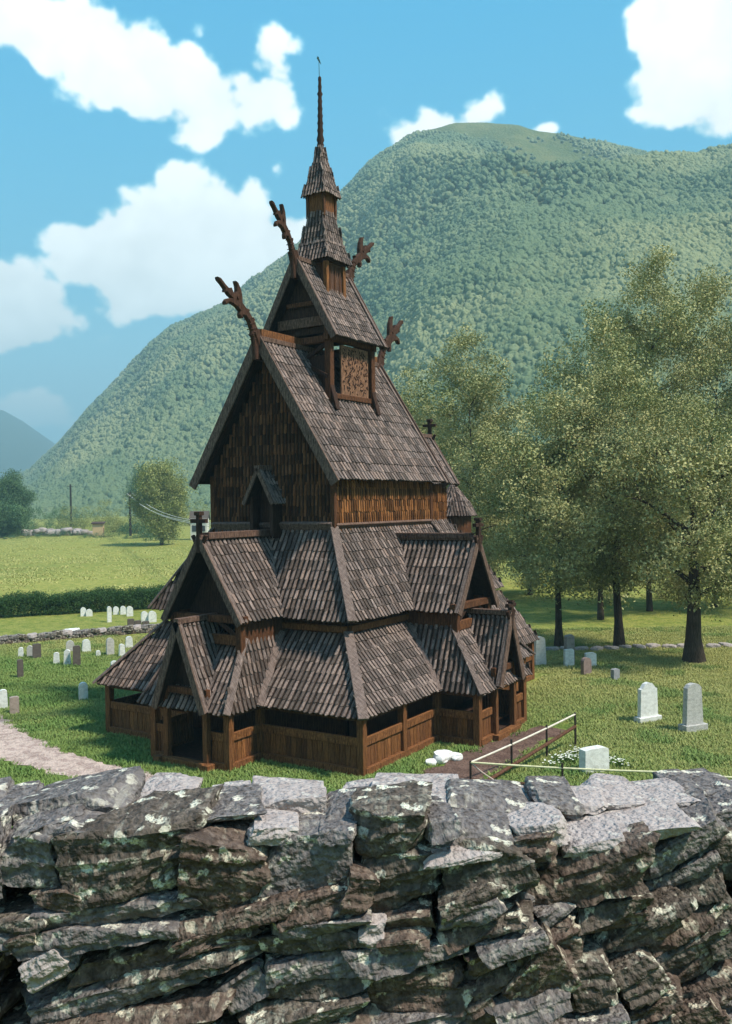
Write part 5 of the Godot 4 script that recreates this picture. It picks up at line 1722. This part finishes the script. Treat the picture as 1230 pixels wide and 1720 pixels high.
func build_left_field() -> void:
	# hedge
	var a := Vector3(12.3, 0, -38.2)
	var b := Vector3(23.5, 0, -30.8)
	var h := thing("hedge", "long dark green clipped hedge at the edge of the pasture", "hedge", (a + b) * 0.5)
	var xf := []
	var cc := []
	rng.seed = 71
	var dir := (b - a).normalized()
	var side := Vector3(-dir.z, 0, dir.x)
	var L := a.distance_to(b) + 14.0
	var core := MB.new()
	for k in 60:
		var s := (k / 59.0 - 0.5) * L
		core.tube([dir * s + side * rng.randf_range(-0.3, 0.3) - Vector3.UP * 0.2, dir * s + side * rng.randf_range(-0.5, 0.5) + Vector3.UP * 1.0], [0.04, 0.015], 5, Color(0.08, 0.06, 0.04), false)
	part("stems", core, M.bark, h)
	for k in 3200:
		var s := rng.randf_range(-0.5, 0.5) * L
		var top := 1.4 + noise_b.get_noise_1d(s * 14.0) * 0.4
		var p := dir * s + side * rng.randf_range(-0.75, 0.75) + Vector3.UP * top * pow(rng.randf(), 0.7)
		var sc := rng.randf_range(0.35, 0.6)
		xf.append(Transform3D(Basis(Vector3(rng.randfn(), rng.randfn(), rng.randfn()).normalized(), rng.randf() * TAU).scaled(Vector3(sc, sc, sc)), p))
		cc.append(Color(0.025, 0.075, 0.022).lerp(Color(0.06, 0.12, 0.035), rng.randf()))
	multi("foliage", cluster_mesh_b, M.leaf, xf, cc, h)
	# low field wall
	var wa := Vector3(0.6, 0, -28.6)
	var wb := Vector3(13.8, 0, -21.4)
	var w := thing("field_wall", "low mossy rubble wall crossing the grass behind the church", "wall", (wa + wb) * 0.5)
	var wd := (wb - wa).normalized()
	var variants := []
	for v in 8:
		variants.append(rock_mesh(Vector3(0.62, 0.32, 0.5), 520 + v, 5, 0.05, 0.02, 0.3))
	for row in 2:
		for i in 30:
			var s := ((i + 0.5 * row) / 30.0 - 0.5) * wa.distance_to(wb)
			var p := wd * s + Vector3.UP * (0.10 + row * 0.26) + Vector3(rng.randf_range(-0.06, 0.06), rng.randf_range(-0.03, 0.03), rng.randf_range(-0.06, 0.06))
			var m: Material = [M.stone_grey, M.stone_moss, M.stone_pale, M.stone_grey][(i + row) % 4] if row == 1 else [M.stone_moss, M.stone_brown][i % 2]
			part_mesh("stone", variants[(i * 3 + row) % 8], m, w, Transform3D(Basis(Vector3.UP, atan2(-wd.z, wd.x) + rng.randf_range(-0.25, 0.25)) * Basis(Vector3(0, 0, 1), rng.randf_range(-0.12, 0.12)), p))
	var slab := part_mesh("boulder", rock_mesh(Vector3(1.1, 0.55, 0.5), 560, 6, 0.04, 0.02, 0.2), M.paint, self, Transform3D(Basis(Vector3.UP, -0.6), Vector3(9.3, 0.15, -25.3)))
	tag(slab, "pale square stone block behind the low field wall", "boulder")


func at_ground(d: float, s: float) -> Vector3:
	var p := EYE + FWD * d + SIDE * s
	p.y = ground_height(p.x, p.z)
	return p


func build_valley() -> void:
	# power line poles and wires
	var tops := []
	for k in [[250.0, -80.6, 12.4, "slim dark power pole standing before the wooded slope"], [211.0, -54.3, 10.2, "power pole carrying three sagging wires towards the church"], [64.0, -8.0, 6.3, "power pole hidden behind the church at the wires' end"]]:
		var p := at_ground(k[0], k[1])
		var t := thing("power_pole", k[3], "pole", p)
		var b := MB.new()
		b.tube([Vector3(0, -0.4, 0), Vector3(0, k[2], 0)], [0.30, 0.24] if k[0] > 100 else [0.12, 0.1], 8, Color(0.06, 0.05, 0.045))
		part("shaft", b, M.wood, t)
		var c := MB.new()
		c.beam(Vector3(-1.0, k[2] - 0.5, 0), Vector3(1.0, k[2] - 0.5, 0), 0.16, 0.16, Vector3.UP, Color(0.07, 0.055, 0.05))
		part("crossarm", c, M.wood, t)
		tops.append(p + Vector3.UP * k[2])
	for i in 3:
		var a: Vector3 = tops[1] + Vector3((i - 1) * 0.85, -0.35 - 0.35 * (i % 2), 0)
		var b: Vector3 = tops[2] + Vector3((i - 1) * 0.6, -0.25 - 0.25 * (i % 2), 0)
		var m := MB.new()
		var pts := []
		var rad := []
		for k in 15:
			var f := k / 14.0
			pts.append(a.lerp(b, f) - Vector3.UP * sin(f * PI) * 1.6 - (a + b) * 0.5)
			rad.append(lerpf(0.075, 0.028, f))
		m.tube(pts, rad, 5, Color(0.75, 0.72, 0.66))
		var o := part("power_wire", m, M.paint, self, Transform3D(Basis.IDENTITY, (a + b) * 0.5))
		tag(o, "pale overhead wire strung from the power pole towards the church", "wire", "overhead wires")
	# small shed by the road
	var shed := thing("shed", "small cream roadside shed with dark flat roof edge", "shed", at_ground(214.0, -62.6), 0.75)
	var s := MB.new()
	s.box(Transform3D(Basis.IDENTITY, Vector3(0, 1.35, 0)), Vector3(2.8, 3.1, 2.4), Color(0.70, 0.50, 0.30), 0.02)
	part("wall", s, M.paint, shed)
	var r := MB.new()
	r.box(Transform3D(Basis(Vector3(0, 0, 1), 0.10), Vector3(0, 3.05, 0)), Vector3(3.4, 0.22, 3.0), Color(0.16, 0.10, 0.08), 0.02)
	part("roof", r, M.wood, shed)
	var dr := MB.new()
	dr.box(Transform3D(Basis.IDENTITY, Vector3(-0.3, 0.9, 1.22)), Vector3(0.9, 1.9, 0.08), Color(0.20, 0.10, 0.07), 0.01)
	part("door", dr, M.wood, shed)
	# white house, half hidden behind the west gable cross
	var house := thing("white_house", "narrow white house behind the west gable cross", "house", at_ground(190.0, -34.4), 0.6)
	var wl := MB.new()
	wl.box(Transform3D(Basis.IDENTITY, Vector3(0, 2.2, 0)), Vector3(3.4, 4.6, 3.4), Color(0.82, 0.82, 0.78), 0.02)
	part("wall", wl, M.paint, house)
	var rf := MB.new()
	for q in [-1.0, 1.0]:
		rf.slab(facing([Vector3(2.0 * q, 4.2, -2.0), Vector3(2.0 * q, 4.2, 2.0), Vector3(0, 6.0, 2.0), Vector3(0, 6.0, -2.0)], Vector3(q, 1, 0)), 0.15, Color(0.20, 0.17, 0.15))
	part("roof", rf, M.wood, house)
	for z in [-0.9, 0.9]:
		var wn := MB.new()
		wn.box(Transform3D(Basis.IDENTITY, Vector3(-1.71, 2.4, z)), Vector3(0.08, 1.3, 0.9), Color(0.06, 0.07, 0.08), 0.01)
		part("window", wn, M.paint, house)
	# pale rubble bank under the road
	var bank := thing("rubble_bank", "pale boulder bank shoring the road beyond the pasture", "bank", at_ground(218.0, -74.0))
	rng.seed = 88
	var rv := []
	for v in 5:
		rv.append(rock_mesh(Vector3(2.2, 1.2, 1.6), 600 + v, 5, 0.06, 0.03, 0.35))
	for i in 34:
		var f := i / 33.0 - 0.5
		var p := SIDE * f * 15.0 + FWD * rng.randf_range(-0.8, 1.4) + Vector3.UP * (0.2 + rng.randf_range(0.0, 1.5) * (1.0 - absf(f)))
		part_mesh("boulder", rv[i % 5], M.stone_pale, bank, Transform3D(Basis(Vector3.UP, rng.randf() * TAU), p))
	# bushes and trees round the pasture's far edge: [depth, side, half width, height, tint]
	var ga := Color(0.17, 0.22, 0.06)
	var gb := Color(0.34, 0.35, 0.12)
	var da := Color(0.05, 0.12, 0.05)
	var db := Color(0.11, 0.19, 0.075)
	tree("broadleaf_tree", "dark green tree by the roof at the pasture's far end", at_ground(226.0, -87.5), 14.5, 9.0, 0.35, 2.0, da, db, 201, "", Vector3.ZERO, 2.2)
	tree("broadleaf_tree", "dark low tree beside the dark green one at the pasture", at_ground(214.0, -84.5), 7.0, 6.5, 0.3, 1.5, da, db, 202, "", Vector3.ZERO, 2.2)
	tree("broadleaf_tree", "light green round tree beside the power pole", at_ground(172.0, -38.4), 14.5, 9.4, 0.3, 2.0, ga, gb, 203, "", Vector3.ZERO, 2.2)
	tree("broadleaf_tree", "dark pointed tree on the slope behind the power pole", at_ground(262.0, -63.0), 17.0, 8.0, 0.3, 2.0, da, db, 204, "", Vector3.ZERO, 2.0)
	for k in [[236.0, -74.0, 7.5, 7.0, 0], [250.0, -82.0, 7.0, 6.0, 1], [232.0, -64.0, 6.0, 4.2, 0], [222.0, -57.0, 4.6, 3.0, 1], [206.0, -47.0, 5.0, 3.4, 1], [240.0, -55.0, 7.0, 7.0, 0], [222.0, -84.0, 7.0, 3.4, 1], [213.0, -72.0, 8.0, 1.3, 1], [206.0, -60.0, 6.0, 1.3, 1], [206.0, -80.0, 8.0, 1.2, 1], [200.0, -50.0, 5.0, 1.3, 1], [190.0, -42.0, 4.5, 1.4, 1], [282.0, -80.0, 10.0, 9.0, 0], [292.0, -66.0, 10.0, 9.0, 1], [266.0, -50.0, 9.0, 9.0, 0], [280.0, -104.0, 12.0, 8.0, 1]]:
		bush("field_bush", "leafy bush in the belt beyond the pasture", "bush", at_ground(k[0], k[1]), Vector3(k[2], k[3], k[2] * 0.6), [ga, da][k[4]], [gb, db][k[4]], int(k[0] * 7 + k[1]), "bushes beyond the pasture", 0.0, 90)


func build_right_trees() -> void:
	var ya := Color(0.23, 0.245, 0.085)
	var yb := Color(0.47, 0.44, 0.20)
	var g := "trees round the churchyard"
	tree("broadleaf_tree", "stout tree with thick forked trunk at the churchyard edge", Vector3(17.01, 0, 8.94), 12.2, 8.0, 0.44, 2.6, ya, yb, 101, g)
	tree("broadleaf_tree", "slim-trunked leafy tree next to the church's east end", Vector3(18.15, 0, 1.9), 12.4, 8.6, 0.22, 3.0, ya, yb, 102, g)
	tree("broadleaf_tree", "grey-trunked tree between the slim one and the stout one", Vector3(19.55, 0, 4.64), 14.4, 8.0, 0.26, 3.4, ya, yb, 103, g)
	var back := [[62.0, 19.4, 24.4, 8.6, 104, "tallest tree, towering with pointed top above the others"], [64.0, 24.6, 23.0, 9.0, 105, "tall broad tree behind the stout trunked one"], [70.0, 8.3, 20.4, 8.4, 106, "round-topped tree rising behind the church's chancel"], [78.0, 4.4, 19.0, 6.5, 107, "slender hazy tree behind the nave roof"], [74.0, 13.4, 12.0, 8.0, 108, "bushy tree filling the gap behind the chancel tree"], [58.0, 15.0, 19.4, 7.5, 109, "yellow-green tree between the tallest tree and the chancel"], [86.0, 11.0, 15.5, 9.0, 110, "low far tree below the mountain behind the churchyard"], [61.0, 29.0, 22.5, 9.0, 111, "broad tree past the end of the churchyard trees"]]
	for k in back:
		tree("broadleaf_tree", k[5], at_ground(k[0], k[1]), k[2], k[3], 0.18, 2.0, ya.lerp(Color(0.16, 0.22, 0.08), 0.35), yb, k[4], g, Vector3.ZERO, 1.25)
	# sunlit bushes along the meadow behind the trunks
	rng.seed = 140
	for i in 9:
		var d := rng.randf_range(66.0, 92.0)
		var s := d * (0.17 + 0.26 * (i + 0.5) / 9.0)
		bush("meadow_bush", "sunlit yellow-green bush behind the churchyard trees", "bush", at_ground(d, s), Vector3(rng.randf_range(1.8, 3.2), rng.randf_range(0.7, 1.5), 1.4), Color(0.26, 0.29, 0.08), Color(0.48, 0.46, 0.17), 160 + i, "meadow bushes behind the trees", 0.0, 70)
	# low row of stones at the yard's edge
	var t := thing("edge_stones", "broken line of pale stones at the foot of the trees", "stones", at_ground(46.5, 12.5))
	var rv := rock_mesh(Vector3(0.8, 0.35, 0.5), 640, 5, 0.05, 0.02, 0.35)
	for i in 18:
		part_mesh("stone", rv, M.stone_pale, t, Transform3D(Basis(Vector3.UP, rng.randf() * TAU), SIDE * (i - 9) * 0.75 + FWD * rng.randf_range(-0.3, 0.3) + Vector3.UP * 0.05))


# ---------------------------------------------------------------- everything
func _ready() -> void:
	var cam := Camera3D.new()
	cam.name = "camera"
	add_child(cam)
	cam.fov = 58.78
	cam.near = 0.1
	cam.far = 9000.0
	var look := FWD * 1527.3 + SIDE * 3.0 - Vector3.UP * 12.9
	cam.look_at_from_position(EYE, EYE + look, (Vector3.UP + SIDE * 0.01555).normalized())
	cam.current = true
	var env := Environment.new()
	env.background_mode = Environment.BG_SKY
	var sky := Sky.new()
	var pm := PanoramaSkyMaterial.new()
	pm.panorama = ImageTexture.create_from_image(sky_image())
	sky.sky_material = pm
	env.sky = sky
	env.background_energy_multiplier = 0.98
	env.tonemap_mode = Environment.TONE_MAPPER_LINEAR
	env.tonemap_exposure = 1.85
	env.fog_enabled = true
	env.fog_density = 0.0005
	env.fog_light_color = Color(0.70, 0.90, 0.97)
	env.sdfgi_enabled = true
	env.ssao_enabled = true
	env.ssil_enabled = true
	var we := WorldEnvironment.new()
	we.name = "world_environment"
	we.environment = env
	add_child(we)
	var sun := DirectionalLight3D.new()
	sun.name = "sun"
	sun.light_energy = 1.35
	sun.light_color = Color(1.0, 0.965, 0.90)
	sun.light_angular_distance = 4.0
	sun.shadow_enabled = true
	add_child(sun)
	var el := deg_to_rad(55.0)
	var az := deg_to_rad(8.0)
	var towards := Vector3(sin(az) * cos(el), sin(el), cos(az) * cos(el))
	sun.look_at_from_position(towards * 50.0, Vector3.ZERO, Vector3.UP)
	rng.seed = 1
	noise_a = fn(2, 0.01, FastNoiseLite.TYPE_SIMPLEX_SMOOTH, 4)
	noise_b = fn(3, 0.03, FastNoiseLite.TYPE_SIMPLEX_SMOOTH, 4)
	make_materials()
	cluster_mesh = leaf_cluster(64, 0.64, 0.14, 4, 0.14)
	cluster_mesh_b = leaf_cluster(60, 0.8, 0.20, 6)
	build_ground()
	build_hills()
	path_strip(PATH_W[0], PATH_W[1], Color(0.84, 0.70, 0.63), 0.012)
	path_strip(PATH_S[0], PATH_S[1], Color(0.24, 0.16, 0.13), 0.012)
	build_church()
	build_stone_wall()
	build_right_trees()
	build_left_field()
	build_valley()
	build_graves()
	build_fence()
	build_grass()
